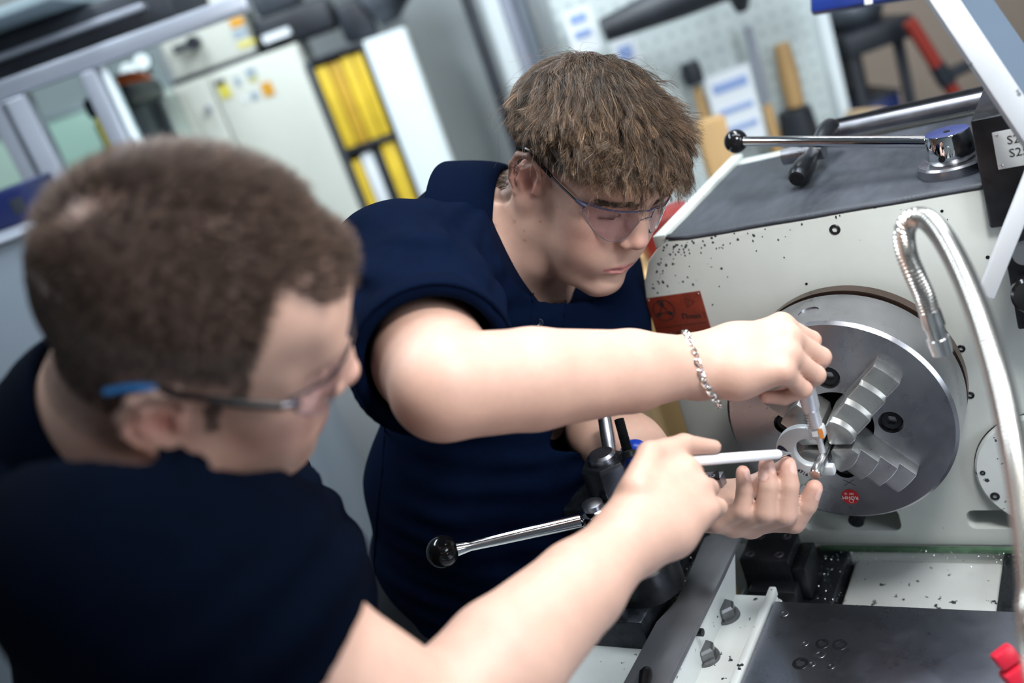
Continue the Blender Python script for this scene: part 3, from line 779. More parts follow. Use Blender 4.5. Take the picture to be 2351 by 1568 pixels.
# control box at the rear right with its number plate
k = B(); k.box((.172, .103, 1.283), (.46, .30, 1.40), .003); cb = k.done('gear_box_cover', BLACKM, lathe)
k = B(); k.box((.190, .1015, 1.345), (.236, .1032, 1.384), .0006); npl = k.done('number_plate', LABELW, cb)
text('print', 'S25.1', .0125, TX(.2155, 1.373, .1013), INK, npl); text('print', 'S25.2', .0125, TX(.2155, 1.3595, .1013), INK, npl)
for x, z in ((.1935, 1.3805), (.1935, 1.349)):
    k = B(); k.ball((x, .1012, z), (.0018, .001, .0018), 10); k.done('rivet', STEEL_B, npl)

# rubber sheet lying on the headstock
n_x, n_y = 40, 44
V = []; Fq = []
for j in range(n_y + 1):
    for i in range(n_x + 1):
        x = -.188 + (.366) * i / n_x; y = .1135 + .303 * j / n_y
        z = 1.3275 + .0004 * math.sin(x * 60 + y * 21) * math.sin(y * 34)
        if j == 0: z -= .0025
        if i < 3 and j < 3: z += .005 * (1 - i / 3) * (1 - j / 3)
        V.append((x, y, z + .0015))
for j in range(n_y):
    for i in range(n_x):
        a = j * (n_x + 1) + i
        xm = (V[a][0] + V[a + 1][0]) / 2; ym = (V[a][1] + V[a + n_x + 1][1]) / 2
        if (xm - .136) ** 2 + (ym - .186) ** 2 < .030 ** 2: continue
        Fq.append((a, a + 1, a + n_x + 2, a + n_x + 1))
sheet = link('rubber_mat', np_mesh('rubber_mat', V, np.array(Fq)), RUBBER)
tag(sheet, 'worn black rubber mat covering the top of the lathe headstock', 'mat')
md = sheet.modifiers.new('thickness', 'SOLIDIFY'); md.thickness = .003; md.offset = -1

# ---------------- bed and saddle
k = B(); k.box((-.19, -1.6, .45), (.30, .45, .835), .004); bed = k.done('bed', WHITE_WORN, lathe)
k = B(); k.box((-.185, -1.6, 0.0), (.30, .45, .45), .01); k.done('bed_stand', GREYP, lathe)
k = B(); k.box((-.24, .115, 0.0), (.42, .458, .8725), .006); k.done('headstock_plinth', WHITE, lathe)
lp('front_way', (-.125, -1.6, .83), (-.062, .115, .868), OILY, .003)
lp('front_way', (-.185, -1.6, .83), (-.135, .115, .862), OILY, .004)
lp('rear_way', (.122, -1.6, .83), (.150, .115, .868), OILY, .003)
lp('rear_way', (.158, -1.6, .83), (.30, .115, .858), OILY, .003)
lp('gap_floor', (-.058, -.2, .83), (.1215, .113, .852), WHITE_WORN, .006)
lp('gap_ledge', (-.112, -.075, .835), (-.052, -.012, .872), WHITE_WORN, .006)
lp('green_seal', (-.10, .1085, .8665), (.15, .1145, .8735), mat('green_paint', (.06, .12, .07), .4, var=.4, vscale=60), .0008)
k = B(); k.box((-.225, -1.45, .30), (-.19, .115, .80), .004); k.done('bed_front', WHITE, lathe)

# carriage stop: black block on the front way
blk = B(); blk.box((-.165, .002, .872), (-.102, .062, .932), .003); blk.box((-.102, .004, .872), (-.084, .060, .918), .003); blk.box((-.155, -.02, .868), (-.095, .004, .90), .003)
stop = blk.done('bed_stop', mat('black_oxide_block', (.03, .032, .038), .30, .7, rvar=.08, vscale=30), None); 
tag(stop, 'black steel stop block clamped to the lathe bed below the chuck', 'block')
for x, y in ((-.152, .013), (-.115, .013), (-.150, .050), (-.115, .051)):
    socket_screw('socket_screw', (x, y, .932), (0, 0, 1), .0062, stop, STEEL_D, .0008)
k = B(); k.cyl((-.118, -.018, .884), (-.130, -.044, .882), .0062, .0062, 16); k.cyl((-.129, -.042, .882), (-.134, -.053, .8815), .0048, .0032, 16); k.done('grease_nipple', STEEL_B, stop)

# saddle
sad = B(); sad.box((-.098, -.62, .902), (.34, -.0735, .930), .0012); saddle = sad.done('saddle_plate', mat('blue_grey_ground_steel', (.30, .31, .37), .30, 1.0, var=.16, vscale=9, rvar=.08), lathe)
for px, py, r in ((1800, 1408, .0062), (1888, 1478, .0085), (1928, 1480, .0095), (1838, 1523, .0100), (1882, 1502, .0068), (1848, 1477, .0045), (1908, 1529, .0048), (1864, 1524, .0045)):
    p = on(px, py, 2, .930); socket_screw('socket_screw', p, (0, 0, 1), r, saddle, STEEL_D if r < .008 else BLACKM, .0004)
lp('saddle_wing', (-.21, -.62, .868), (-.10, -.055, .9235), WHITE_WORN, .003)
lp('wing_lip', (-.1095, -.62, .9225), (-.1005, -.052, .9345), WHITE_WORN, .002)
k = B(); k.prism([(-.62, .92), (-.62, .973), (-.012, .973), (-.028, .955), (-.055, .92)], .034, frame((-.187, 0, 0), (0, 1, 0), (0, 0, 1), (1, 0, 0))); k.done('strip_rib', WHITE_WORN, lathe, bev=.002)
k = B(); k.prism([(-.190, -.02), (-.168, .004), (-.145, .004), (-.143, -.09), (-.147, -.62), (-.196, -.62), (-.194, -.18), (-.183, -.14)], .007, frame((0, 0, .9735), (1, 0, 0), (0, 1, 0), (0, 0, 1))); k.done('wiper_strip', mat('grey_flat_steel', (.17, .175, .19), .45, .55, var=.12, vscale=15), lathe, bev=.0008)
k = B(); k.cyl((-.156, -.176, .966), (-.143, -.176, .966), .0045, n=14); k.done('strip_pin', BLACKM, lathe)
for px, py in ((1663, 1402), (1616, 1497)):
    p = Vector(on(px, py, 2, .931))
    k = B(); k.loft([(p + Vector((0, 0, -.008)), .0175), (p + Vector((0, 0, -.0045)), .0165), (p + Vector((0, 0, -.004)), .0125)], 28)
    k.loft([(p + Vector((0, 0, -.0045)), .0138), (p + Vector((0, 0, .006)), .0138), (p + Vector((0, 0, .009)), .0115)], 6)
    k.done('hex_bolt', mat('grey_black_bolt_steel', (.17, .175, .18), .33, .8, var=.2, vscale=60), lathe, 25)
lp('slide_cover', (-.36, -.62, .90), (-.197, -.035, .957), WHITE_WORN, .006)
lp('slide_base', (-.32, -.20, .955), (-.20, .02, .995), OILY, .004)
k = B(); k.tube([(-.172, -.262, .984), (-.166, -.275, .992), (-.160, -.30, .99)], [.006, .0075, .006], 12); k.box((-.178, -.31, .980), (-.15, -.285, .988), .002); k.done('strip_clip', BLACKP, lathe)
# apron below the slide (towards the operator)
lp('apron', (-.30, -.60, .50), (-.19, -.10, .895), WHITE, .01)

# swarf: curls of metal lying about
rsw = np.random.RandomState(2); k = B()
def curl(k, p, r, turns, w):
    a0 = rsw.uniform(0, 6.28); tilt = rsw.normal(size=3); tilt /= np.linalg.norm(tilt); u = unit(np.cross(tilt, [0.3, .2, 1])); v_ = np.cross(tilt, u)
    pts = [np.array(p) + (u * math.cos(a0 + t) + v_ * math.sin(a0 + t)) * r + tilt * r * .25 * t for t in np.linspace(0, turns, 7)]
    z = min(q[2] for q in pts); 
    pts = [q + np.array([0, 0, max(0, p[2] - z)]) for q in pts]
    k.tube(pts, w, 3)
for _ in range(170): curl(k, (rsw.uniform(-.245, -.197), rsw.uniform(-.13, .01), .958 + rsw.uniform(0, .012)), rsw.uniform(.001, .004), rsw.uniform(1, 4), .0005)
for _ in range(90): curl(k, (rsw.uniform(-.10, .15), .11 - abs(rsw.normal(0, .02)), .869), rsw.uniform(.0008, .0022), rsw.uniform(1, 3), .0003)
for _ in range(70): curl(k, (rsw.uniform(-.10, -.05), rsw.uniform(-.05, .10), .8695), rsw.uniform(.0008, .002), rsw.uniform(1, 3), .0003)
for _ in range(60): curl(k, (rsw.uniform(.16, .24), rsw.uniform(-.06, .10), .8595), rsw.uniform(.0006, .0014), rsw.uniform(1, 3), .0003)
sw = k.done('metal_swarf', STEEL_B, None); tag(sw, 'shiny metal shavings scattered over the lathe bed and slide', 'swarf', kind='stuff')

# ---------------- chuck
chuck = empty('lathe_chuck', (0, .04, ZS), 'large round four-jaw steel chuck on the lathe spindle with a red sticker', 'chuck')
RC = .125
k = B(); k.loft([((0, .076, ZS), RC * .985), ((0, .072, ZS), RC), ((0, .0035, ZS), RC), ((0, 0, ZS), RC - .0035), ((0, 0, ZS), .039), ((0, .06, ZS), .039), ((0, .06, ZS), .02)], 128, cap=False)
# close the back
bm = k.bm
k2 = B(); k.bm.free()
k = B(); k.loft([((0, .076, ZS), RC * .985), ((0, .072, ZS), RC), ((0, .0035, ZS), RC), ((0, 0, ZS), RC - .0035)], 128)
k2.bm.free()
body = k.done('chuck_body', STEEL, chuck)
JA = [math.radians(a) for a in (43, 133, 223, 313)]
cuts = []
c = B(); c.cyl((0, -.02, ZS), (0, .055, ZS), .040, n=64); cuts.append(c.done('cut', HOLE))
def rad(t, y=0, z=ZS): return frame((0, y, z), (math.cos(t), 0, math.sin(t)), (-math.sin(t), 0, math.cos(t)), (0, 1, 0))
# rad maps local (radial, tangential, depth along +Y)
for t in JA:
    c = B(); c.box((.03, -.0152, -.02), (.14, .0152, .022), 0, rad(t)); cuts.append(c.done('cut', HOLE))
SCR = [math.radians(a) for a in (87, -2, -93, 177)]
for t in SCR:
    p = Vector((.0577 * math.cos(t), 0, ZS + .0577 * math.sin(t))); c = B(); c.cyl(p + Vector((0, -.01, 0)), p + Vector((0, .009, 0)), .0132, n=40); cuts.append(c.done('cut', HOLE))
kp = Vector((RC * math.cos(math.radians(95)), .033, ZS + RC * math.sin(math.radians(95)))); kd = Vector((math.cos(math.radians(95)), 0, math.sin(math.radians(95))))
c = B(); c.cyl(kp + kd * .01, kp - kd * .012, .0115, n=32); cuts.append(c.done('cut', HOLE))
boolean(body, cuts); sharp(body)
for t in SCR:
    socket_screw('cap_screw', (.0577 * math.cos(t), .007, ZS + .0577 * math.sin(t)), (0, -1, 0), .0118, chuck, BLACKM, .003)
k = B(); q = kp - kd * .0015
u = Vector((0, 1, 0)); w = kd.cross(u)
k.loft([(kp - kd * .011, .0112), (q, .0112), (q, .0085)], 32, cap=False)
k.loft([(q, .0085), (q - kd * .001, .0055), (q - kd * .009, .0055)], 32)
k.done('key_socket', STEEL, chuck)
socket_screw('grub_screw', (.0056, .0006, ZS + .0855), (0, -1, 0), .0042, chuck, STEEL_D, .0004)
# bore disc
k = B(); k.cyl((0, .054, ZS), (0, .056, ZS), .0399, n=64); k.done('bore_face', OILY, chuck)

def jaw(t, y0=.006):
    """stepped hard jaw: curved steps rise towards the centre"""
    k = B(); w = .0162; n = 12
    ss = np.linspace(-w, w, n)
    def arc(r):
        return [((math.sqrt(r * r - s * s) if r > w * 1.2 else r + abs(s) * .98), s) for s in ss]
    steps = [(.0045, .033, -.050), (.033, .054, -.040), (.054, .075, -.029), (.075, .096, -.018)]
    M_ = rad(t)
    bm = k.bm
    rows = []                                   # closed profile swept across the width, one ring per s
    for q, s in enumerate(ss):
        prof = []
        for r0, r1, top in steps:
            a0, a1 = arc(r0)[q][0], arc(r1)[q][0]
            prof += [(a0, top), (a1, top)]
        prof += [(arc(.096)[q][0], .004), (arc(.0045)[q][0], .004)]
        rows.append([bm.verts.new(M_ @ Vector((a, s, z))) for a, z in prof])
    m = len(rows[0])
    for q in range(n - 1):
        for i in range(m): bm.faces.new((rows[q][i], rows[q][(i + 1) % m], rows[q + 1][(i + 1) % m], rows[q + 1][i]))
    bm.faces.new(rows[0]); bm.faces.new(rows[-1][::-1])
    o = k.done('jaw', JAWM, chuck, 30, bev=.0009)
    k = B(); k.box((.0385, -.0148, .0042), (.096, .0148, .021), .0006, M_); k.done('jaw_tongue', JAWM, o)
    return o
for t in JA: jaw(t)
# sticker
k = B(); c = Vector((-.0055, 0, 1.0242)); k.cyl(c + Vector((0, .0002, 0)), c + Vector((0, -.0006, 0)), .0098, n=40)
stk = k.done('round_sticker', mat('red_sticker', (.50, .012, .012), .4), chuck); stk['label'] = 'red round maker sticker'
W_ = mat('white_print', (.8, .8, .8), .5)
text('print', 'RÖHM', .0062, TX(-.0055, 1.0232, -.0008, math.radians(176)), W_, stk)
text('print', '250  10', .0034, TX(-.0057, 1.0286, -.0008, math.radians(176)), W_, stk)
ring2d('print', -.0052, 1.0189, .0027, .0005, stk, W_, -.0008, 24)
# engraved cross marks
for px, py in ((1768, 932), (1950, 1108)):
    p = on(px, py, 1, -.0002)
    for sg in (1, -1):
        k = B(); k.tube([p + np.array([-.006, 0, -.004 * sg]), p + np.array([.006, 0, .004 * sg])], .00022, 4); k.done('scribed_mark', HOLE, chuck)

# workpiece
k = B(); k.loft([((0, .03, ZS), .0038), ((0, -.0725, ZS), .0038), ((0, -.0735, ZS), .0062), ((0, -.103, ZS), .0062), ((0, -.1045, ZS), .0052)], 32)
wp = k.done('workpiece', STEEL_B, None); tag(wp, 'slim turned steel shaft with a thicker end clamped in the chuck', 'shaft')

# ---------------- tool post
tp = empty('tool_post', (-.23, -.12, .995), 'black quick-change tool post with large hex nut and chrome clamping lever', 'tool post')
cx, cy = -.222, -.132
k = B(); k.loft([((cx, cy, .993), .046), ((cx, cy, 1.03), .046), ((cx, cy, 1.034), .042), ((cx, cy, 1.068), .040), ((cx, cy, 1.072), .036)], 48); k.done('post_body', BLACKM, tp)
k = B(); k.box((cx - .075, cy - .005, 1.062), (cx - .01, cy + .055, 1.102), .004); k.box((cx - .01, cy - .01, 1.07), (cx + .05, cy + .05, 1.108), .004); k.done('holder_block', OILY, tp)
k = B(); k.loft([((cx, cy, 1.07), .030), ((cx, cy, 1.110), .030), ((cx, cy, 1.112), .034), ((cx, cy, 1.1165), .034), ((cx, cy, 1.1175), .031)], 40); k.done('washer', CHROME, tp)
k = B(); k.loft([((cx, cy, 1.1165), .0285), ((cx, cy, 1.160), .0285), ((cx, cy, 1.1645), .0255)], 6); k.done('hex_nut', mat('black_oxide_nut', (.065, .07, .08), .3, .85, var=.15, vscale=40), tp, 25, bev=.0012)
k = B(); k.loft([((cx, cy, 1.160), .0165), ((cx, cy, 1.171), .0165), ((cx, cy, 1.174), .0135)], 32); k.done('stud_end', STEEL, tp)
lb = Vector((-.349, -.292, 1.155)); lh_ = Vector((-.2255, -.176, 1.119)); dd = (lh_ - lb).normalized()
k = B(); k.loft([(lb + dd * .014, .0092), (lb + dd * .022, .0078), (lb + dd * .03, .0064), (lb + dd * .10, .0075), (lh_ - dd * .02, .0085)], 24); k.ball(lh_, (.021, .021, .015), 24); clv = k.done('clamp_lever', CHROME, tp)
k = B(); k.ball(lb, .0178, 28); k.done('ball_knob', BLACKP, clv)
k = B(); k.loft([(lh_ + Vector((0, 0, .012)), .012), (lh_ + Vector((0, 0, .018)), .012), (lh_ + Vector((0, 0, .021)), .006)], 20); k.done('lever_cap', STEEL, clv)
# cutting tool
ct = empty('cutting_tool', (-.14, -.10, 1.10), 'square shank turning tool with a carbide insert pointing at the work', 'tool')
k = B(); k.prism([(-.185, -.0135), (-.118, -.0135), (-.1045, -.004), (-.1045, .011), (-.185, .011)], .024, frame((0, -.101, 1.095), (1, 0, 0), (0, 1, 0), (0, 0, 1))); k.done('shank', mat('satin_tool_steel', (.35, .36, .40), .32, .9), ct, bev=.0008)
k = B(); k.prism([(-.122, -.011), (-.1035, -.006), (-.110, .010)], .0032, frame((0, -.101, 1.119), (1, 0, 0), (0, 1, 0), (0, 0, 1))); ins = k.done('insert', BLACKM, ct)
socket_screw('insert_screw', (-.1125, -.1035, 1.1222), (0, 0, 1), .0032, ct, STEEL, .0006); socket_screw('clamp_screw', (-.126, -.105, 1.119), (0, 0, 1), .0036, ct, BLACKM, .001)
# coolant tap with blue cap behind the nut
tap = empty('coolant_tap', (-.2, -.07, 1.09), 'blue capped coolant fitting with threaded rod beside the hex nut', 'tap')
q = P(1462, 1050, 1.13); k = B(); k.ball(q, (.02, .017, .022), 20); k.cyl(q - np.array([0, 0, .05]), q, .014, n=20); k.done('blue_cap', mat('blue_plastic', (.005, .05, .42), .3), tap)
a, e = P(1442, 1040, 1.10), P(1421, 962, 1.11)
k = B(); nn = 60; k.tube([a + (e - a) * i / nn for i in range(nn + 1)], [.0052 + .0008 * (i % 2) for i in range(nn + 1)], 12); k.loft([(a - (e - a) * .15, .010), (a, .010), (a + (e - a) * .06, .008)], 20); k.done('threaded_rod', BLACKM, tap)
a, e = P(1402, 1045, 1.14), P(1388, 960, 1.16); k = B(); k.tube([a, a * .5 + e * .5, e], [.008, .0085, .008], 14); k.done('pipe', STEEL, tap)

# ---------------- coolant hose
ch = empty('coolant_hose', (.2, -.3, .93), 'bright flexible metal coolant hose looping over the chuck', 'hose')
ctl = [(2375, 1500, .66), (2368, 1350, .67), (2352, 1190, .685), (2328, 1030, .705), (2296, 880, .735), (2252, 735, .775), (2208, 625, .81), (2165, 545, .84), (2128, 505, .865), (2095, 503, .88), (2077, 530, .89), (2080, 575, .90), (2098, 625, .905), (2122, 680, .915), (2136, 722, .92)]
cp = [P(*c) for c in ctl]
hb = np.array([cp[0][0] + .010, cp[0][1] - .035, .9302])
cp = [hb, hb + np.array([0, .004, .07])] + cp
k = B(); k.loft([(hb, .020), (hb + np.array([0, 0, .012]), .020), (hb + np.array([0, 0, .014]), .013), (hb + np.array([0, 0, .03]), .013)], 28); k.done('hose_base', STEEL_B, ch)
def catmull(pts, m):
    pts = [2 * pts[0] - pts[1]] + list(pts) + [2 * pts[-1] - pts[-2]]; out = []
    for i in range(1, len(pts) - 2):
        for s in range(m):
            t = s / m; p0, p1, p2, p3 = pts[i - 1:i + 3]
            out.append(.5 * ((2 * p1) + (-p0 + p2) * t + (2 * p0 - 5 * p1 + 4 * p2 - p3) * t * t + (-p0 + 3 * p1 - 3 * p2 + p3) * t ** 3))
    out.append(pts[-2]); return out
hp = catmull(cp, 40)
# even spacing so that every rib has the same width
hp = np.array(hp); seg = np.r_[0, np.cumsum(np.linalg.norm(np.diff(hp, axis=0), axis=1))]
nn = int(seg[-1] / .0009); tt_ = np.linspace(0, seg[-1], nn); hp = np.stack([np.interp(tt_, seg, hp[:, i]) for i in range(3)], 1)
k = B(); k.tube(list(hp), [(.0084, .0097, .0097, .0084)[i % 4] for i in range(nn)], 14); k.done('flexible_tube', mat('hose_steel', (.62, .60, .57), .25, 1.0), ch)
e = hp[-1]; dn = unit(hp[-1] - hp[-8])
k = B(); k.loft([(e - dn * .004, .0098), (e + dn * .012, .0102), (e + dn * .0125, .0088), (e + dn * .024, .0088), (e + dn * .0245, .0105), (e + dn * .040, .0095), (e + dn * .0405, .006)], 24); k.done('nozzle', STEEL_B, ch)

# ---------------- chuck key lying on the mat
ck = empty('chuck_key', (-.05, .34, 1.33), 'black chuck key with bulbous handle lying on the rubber mat', 'chuck key')
a, e = Vector((-.046, .218, 1.3445)), Vector((-.034, .382, 1.3635)); dd = (e - a).normalized()
k = B(); k.loft([(a, .0095), (a + dd * .006, .0128), (a + dd * .02, .0145), (a + dd * .045, .0125), (a + dd * .06, .0095), (a + dd * .12, .0085), (e - dd * .06, .0095), (e - dd * .045, .0125), (e - dd * .02, .0145), (e - dd * .006, .0128), (e, .0095)], 24); k.done('handle_bar', BLACKM, ck)
k = B(); k.cyl(a - dd * .0012, a + dd * .001, .0072, n=20); k.done('bar_end', HOLE, ck)
mdp = (a + e) / 2; k = B(); k.cyl(mdp + Vector((.012, 0, 0)), mdp - Vector((.03, -.002, 0)), .0125, .0115, 24); k.cyl(mdp - Vector((.03, -.002, 0)), mdp - Vector((.042, -.003, 0)), .011, n=24); k.done('key_shaft', STEEL, ck)

# ---------------- guard at the right and other near pieces
gd = empty('chuck_guard', (.25, .05, .87), 'white sheet metal splash guard frame bent beside the headstock', 'guard')
def bar(k, a, e, w, th, nrm):
    a, e, nrm = Vector(a), Vector(e), Vector(nrm); d = (e - a); L = d.length; d.normalize(); s = d.cross(nrm).normalized(); n_ = s.cross(d)
    k.box((-w / 2, -th / 2, 0), (w / 2, th / 2, L), min(th, w) * .2, frame(a, s, n_, d))
gA, gB, gC = P(2124, -60, .93), P(2392, 342, .93), P(2262, 680, .985)
GUARDP = mat('light_grey_guard_paint', (.34, .36, .39), .42, var=.06, vscale=14, chips=(70, .68, (.08, .09, .10)))
PANELP = mat('slate_blue_panel', (.048, .078, .12), .4, var=.05, vscale=10)
kn = Vector(cdir(-.2, 0, -1))
k = B(); bar(k, gA, gB, .0235, .012, kn); k.done('upper_frame_bar', GUARDP, gd)
k = B(); bar(k, gB + np.array([0, 0, -.004]), gC, .0165, .012, kn); k.done('lower_frame_bar', mat('bright_guard_paint', (.5, .52, .55), .4), gd)
pa, pb = P(2150, -60, .945), P(2400, 315, .945); pc, pd = P(2470, 270, .945), P(2240, -60, .945)
k = B(); vs = [k.bm.verts.new(x) for x in (pa, pb, pc, pd)]; vb = [k.bm.verts.new(x + np.array(kn) * -.006) for x in (pa, pb, pc, pd)]
k.bm.faces.new(vs); k.bm.faces.new(vb[::-1])
for i in range(4): k.bm.faces.new((vs[i], vs[(i + 1) % 4], vb[(i + 1) % 4], vb[i]))
k.done('grey_panel', PANELP, gd)
pan = B(); q = P(2345, 640, 1.04); pan.box((.186, .070, 1.180), (.36, .085, 1.285), .002); pnl = pan.done('control_panel', BLACKM, lathe)
pnl['label'] = 'black control panel with a round knob'
k = B(); k.loft([((.207, .072, 1.222), .022), ((.207, .058, 1.222), .021), ((.207, .055, 1.222), .018)], 32); k.done('round_knob', BLACKP, pnl)
k = B(); k.loft([((.205, .072, 1.266), .012), ((.205, .060, 1.266), .011)], 24); k.done('push_button', STEEL, pnl)
# red knob at the near right corner
k = B(); q2_ = on(2340, 1570, 2, .93); k.cyl(P(2340, 1550, .87), q2_, .006, n=14); rk = k.done('saddle_handle', BLACKM, lathe)
q = P(2308, 1508, .87); k = B(); k.box((-.010, -.008, -.006), (.010, .008, .006), .003, frame(q, cdir(.8, -.6, 0), cdir(.6, .8, 0), cdir(0, 0, 1))); k.box((-.016, -.010, -.009), (.016, .014, .009), .004, frame(P(2345, 1545, .87), cdir(.8, -.6, 0), cdir(.6, .8, 0), cdir(0, 0, 1)))
rg = k.done('grip', mat('red_plastic', (.62, .015, .04), .4), rk); rg['label'] = 'red plastic grip'
# blue beam above the rail
bb = B(); a, e = P(1862, -8, 1.5), P(2180, -62, 1.42)
bar(bb, a, e, .055, .02, kn); be = bb.done('blue_beam', BLUEM, None); tag(be, 'blue painted steel beam hanging above the headstock', 'beam')
bb = B(); bar(bb, P(1985, -12, 1.448), P(2003, -15, 1.443), .03, .004, kn); bb.done('white_patch', LABELW, be)
# ------------------------------------------------------------------ people
SKIN = mat('skin', (0.75, 0.5, 0.42), 0.48, attr='tint', sss=0.25, bump=0.12, bscale=900, var=0.05, vscale=60, spec=0.4)
NAVY = mat('navy_pique_cotton', (0.0013, 0.0042, 0.0155), 0.9, bump=0.35, bscale=1500, var=0.15, vscale=40, spec=0.03)
NAVY_RIB = mat('navy_rib_knit', (0.0012, 0.0038, 0.014), 0.9, bump=0.5, bscale=900, spec=0.03)
BLACK_COTTON = mat('black_navy_cotton', (0.0007, 0.0020, 0.0062), 0.9, bump=0.3, bscale=1500, var=0.15, vscale=40, spec=0.03)
TROUSER = mat('dark_work_trouser_cloth', (0.012, 0.014, 0.02), 0.9, bump=0.3, bscale=800)
HAIR = mat('brown_hair', (0.08, 0.05, 0.03), 0.38, attr='tint', spec=0.55)
HCM = 0.01

class Pose:
    """local head frame: F forward, R to the person's right, U up, in centimetres"""
    def __init__(s, pos, F, R, U):
        s.o = np.array(pos); s.A = np.stack([unit(F), unit(R), unit(U)])
    def w(s, f, r, u): return s.o + (np.array([f, r, u]) * HCM) @ s.A
    def l(s, p): return (p - s.o) @ s.A.T / HCM

def head(fd, H, wide=1.0, jaw=1.0, back=0.0):
    A = H.A
    def e(c, r, k, op='u', rot=None):
        fd.ell(H.w(*c), np.array(r) * HCM, A if rot is None else rot @ A, k * HCM, op)
    def e2(c, r, k, op='u'):
        for sg in (1, -1): e((c[0], c[1] * sg, c[2]), r, k, op)
    def c2(pts, rs, k, op='u'):
        for sg in (1, -1): fd.chain([H.w(a, b * sg, c) for a, b, c in pts], [r * HCM for r in rs], k * HCM, op)
    e((-0.4 - back, 0, 4.4), (9.8 + back, 7.5 * wide, 8.4), 0)
    e((4.3, 0, -1.8), (5.1, 5.9 * wide, 8.4), 3.0)
    e((3.4, 0, -6.4), (4.6, 4.9 * wide, 3.6), 2.5)
    c2([(0.6, 5.6 * wide, -1.5), (1.5, 5.2 * wide, -5.6), (4.8, 3.6 * wide, -8.6), (7.6, 1.2, -9.9)], [1.4, 1.6 * jaw, 1.5 * jaw, 1.5], 2.2)
    e((7.5, 0, -9.5), (1.9, 2.3, 1.8), 1.5)
    e2((6.0, 4.5 * wide, -0.6), (2.3, 1.7, 1.7), 2.2)
    e2((5.8, 3.6 * wide, -4.2), (2.7, 2.4, 3.2), 2.5)
    e((8.0, 0, -5.8), (1.75, 3.1, 2.4), 2.0)
    c2([(8.7, 0.8, 3.0), (8.2, 2.9, 3.2), (6.4, 5.0, 2.6)], [0.85, 0.8, 0.8], 1.6)
    e((8.0, 0, 6.2), (1.4, 4.5, 2.6), 3.0)
    e2((9.5, 3.15, 1.35), (1.55, 1.75, 1.05), 1.3, 's')
    e2((7.45, 3.2, 1.2), (1.35, 1.5, 1.25), 0.35)
    c2([(8.72, 2.0, 1.15), (8.95, 3.2, 0.98), (8.3, 4.5, 1.0)], [0.16, 0.2, 0.14], 0.3)     # lids closed down
    # nose
    fd.chain([H.w(9.0, 0, 2.2), H.w(10.0, 0, 0.6), H.w(10.85, 0, -1.3)], [0.0072, 0.0078, 0.0095], 0.010)
    e((9.4, 0, -1.1), (1.5, 1.5, 2.3), 1.0)
    e((10.75, 0, -1.65), (1.0, 1.05, 0.9), 0.7)
    e2((9.85, 1.3, -2.1), (1.1, 0.72, 0.8), 0.45)
    e2((10.2, 0.62, -2.8), (0.55, 0.3, 0.4), 0.25, 's')
    # mouth
    fd.chain([H.w(8.5, 2.5, -6.15), H.w(9.45, 1.2, -5.85), H.w(9.8, 0, -5.8), H.w(9.45, -1.2, -5.85), H.w(8.5, -2.5, -6.15)], [.0018, .0038, .0042, .0038, .0018], .005)
    fd.chain([H.w(8.5, 2.4, -6.3), H.w(9.35, 1.1, -6.75), H.w(9.7, 0, -6.85), H.w(9.35, -1.1, -6.75), H.w(8.5, -2.4, -6.3)], [.0018, .0046, .0052, .0046, .0018], .005)
    fd.chain([H.w(8.6, 2.7, -6.2), H.w(9.75, 1.25, -6.27), H.w(10.2, 0, -6.3), H.w(9.75, -1.25, -6.27), H.w(8.6, -2.7, -6.2)], [.0010, .0014, .0016, .0014, .0010], .0025, 's')
    e((10.0, 0, -8.0), (0.7, 1.7, 0.5), 1.2, 's')
    # ears
    for sg in (1, -1):
        W = lambda a, b, c: H.w(a, b * sg * (0.5 + 0.5 * wide), c)
        rot = np.array([[math.cos(.42), -math.sin(.42) * sg, 0], [math.sin(.42) * sg, math.cos(.42), 0], [0, 0, 1.0]])
        fd.ell(W(-1.0, 7.55, 0.2), np.array([2.0, 0.42, 2.9]) * HCM, rot @ A, 0.008)
        fd.ell(W(-0.5, 8.25, -0.2), np.array([1.05, 0.62, 1.25]) * HCM, rot @ A, 0.003, 's')
        fd.chain([W(.3, 7.45, .3), W(.75, 7.75, 1.7), W(.35, 8.1, 2.9), W(-1.0, 8.6, 3.5), W(-2.3, 9.0, 2.9), W(-2.9, 9.1, 1.3), W(-2.7, 8.9, -.4), W(-1.9, 8.4, -1.9), W(-1.1, 7.9, -2.8)],
                 [.0026, .003, .0034, .0038, .004, .0038, .0034, .003, .003], .003)
        fd.chain([W(-.5, 8.05, 2.3), W(-1.6, 8.45, 1.4), W(-1.8, 8.5, -.2), W(-1.2, 8.1, -1.5)], [.0026, .003, .003, .0024], .0035)
        fd.rc(W(.5, 7.6, .2), W(.45, 7.65, -.6), .0038, .0038, .004)
        fd.ell(W(-.55, 7.75, -2.6), np.array([.85, .42, .95]) * HCM, rot @ A, .005)

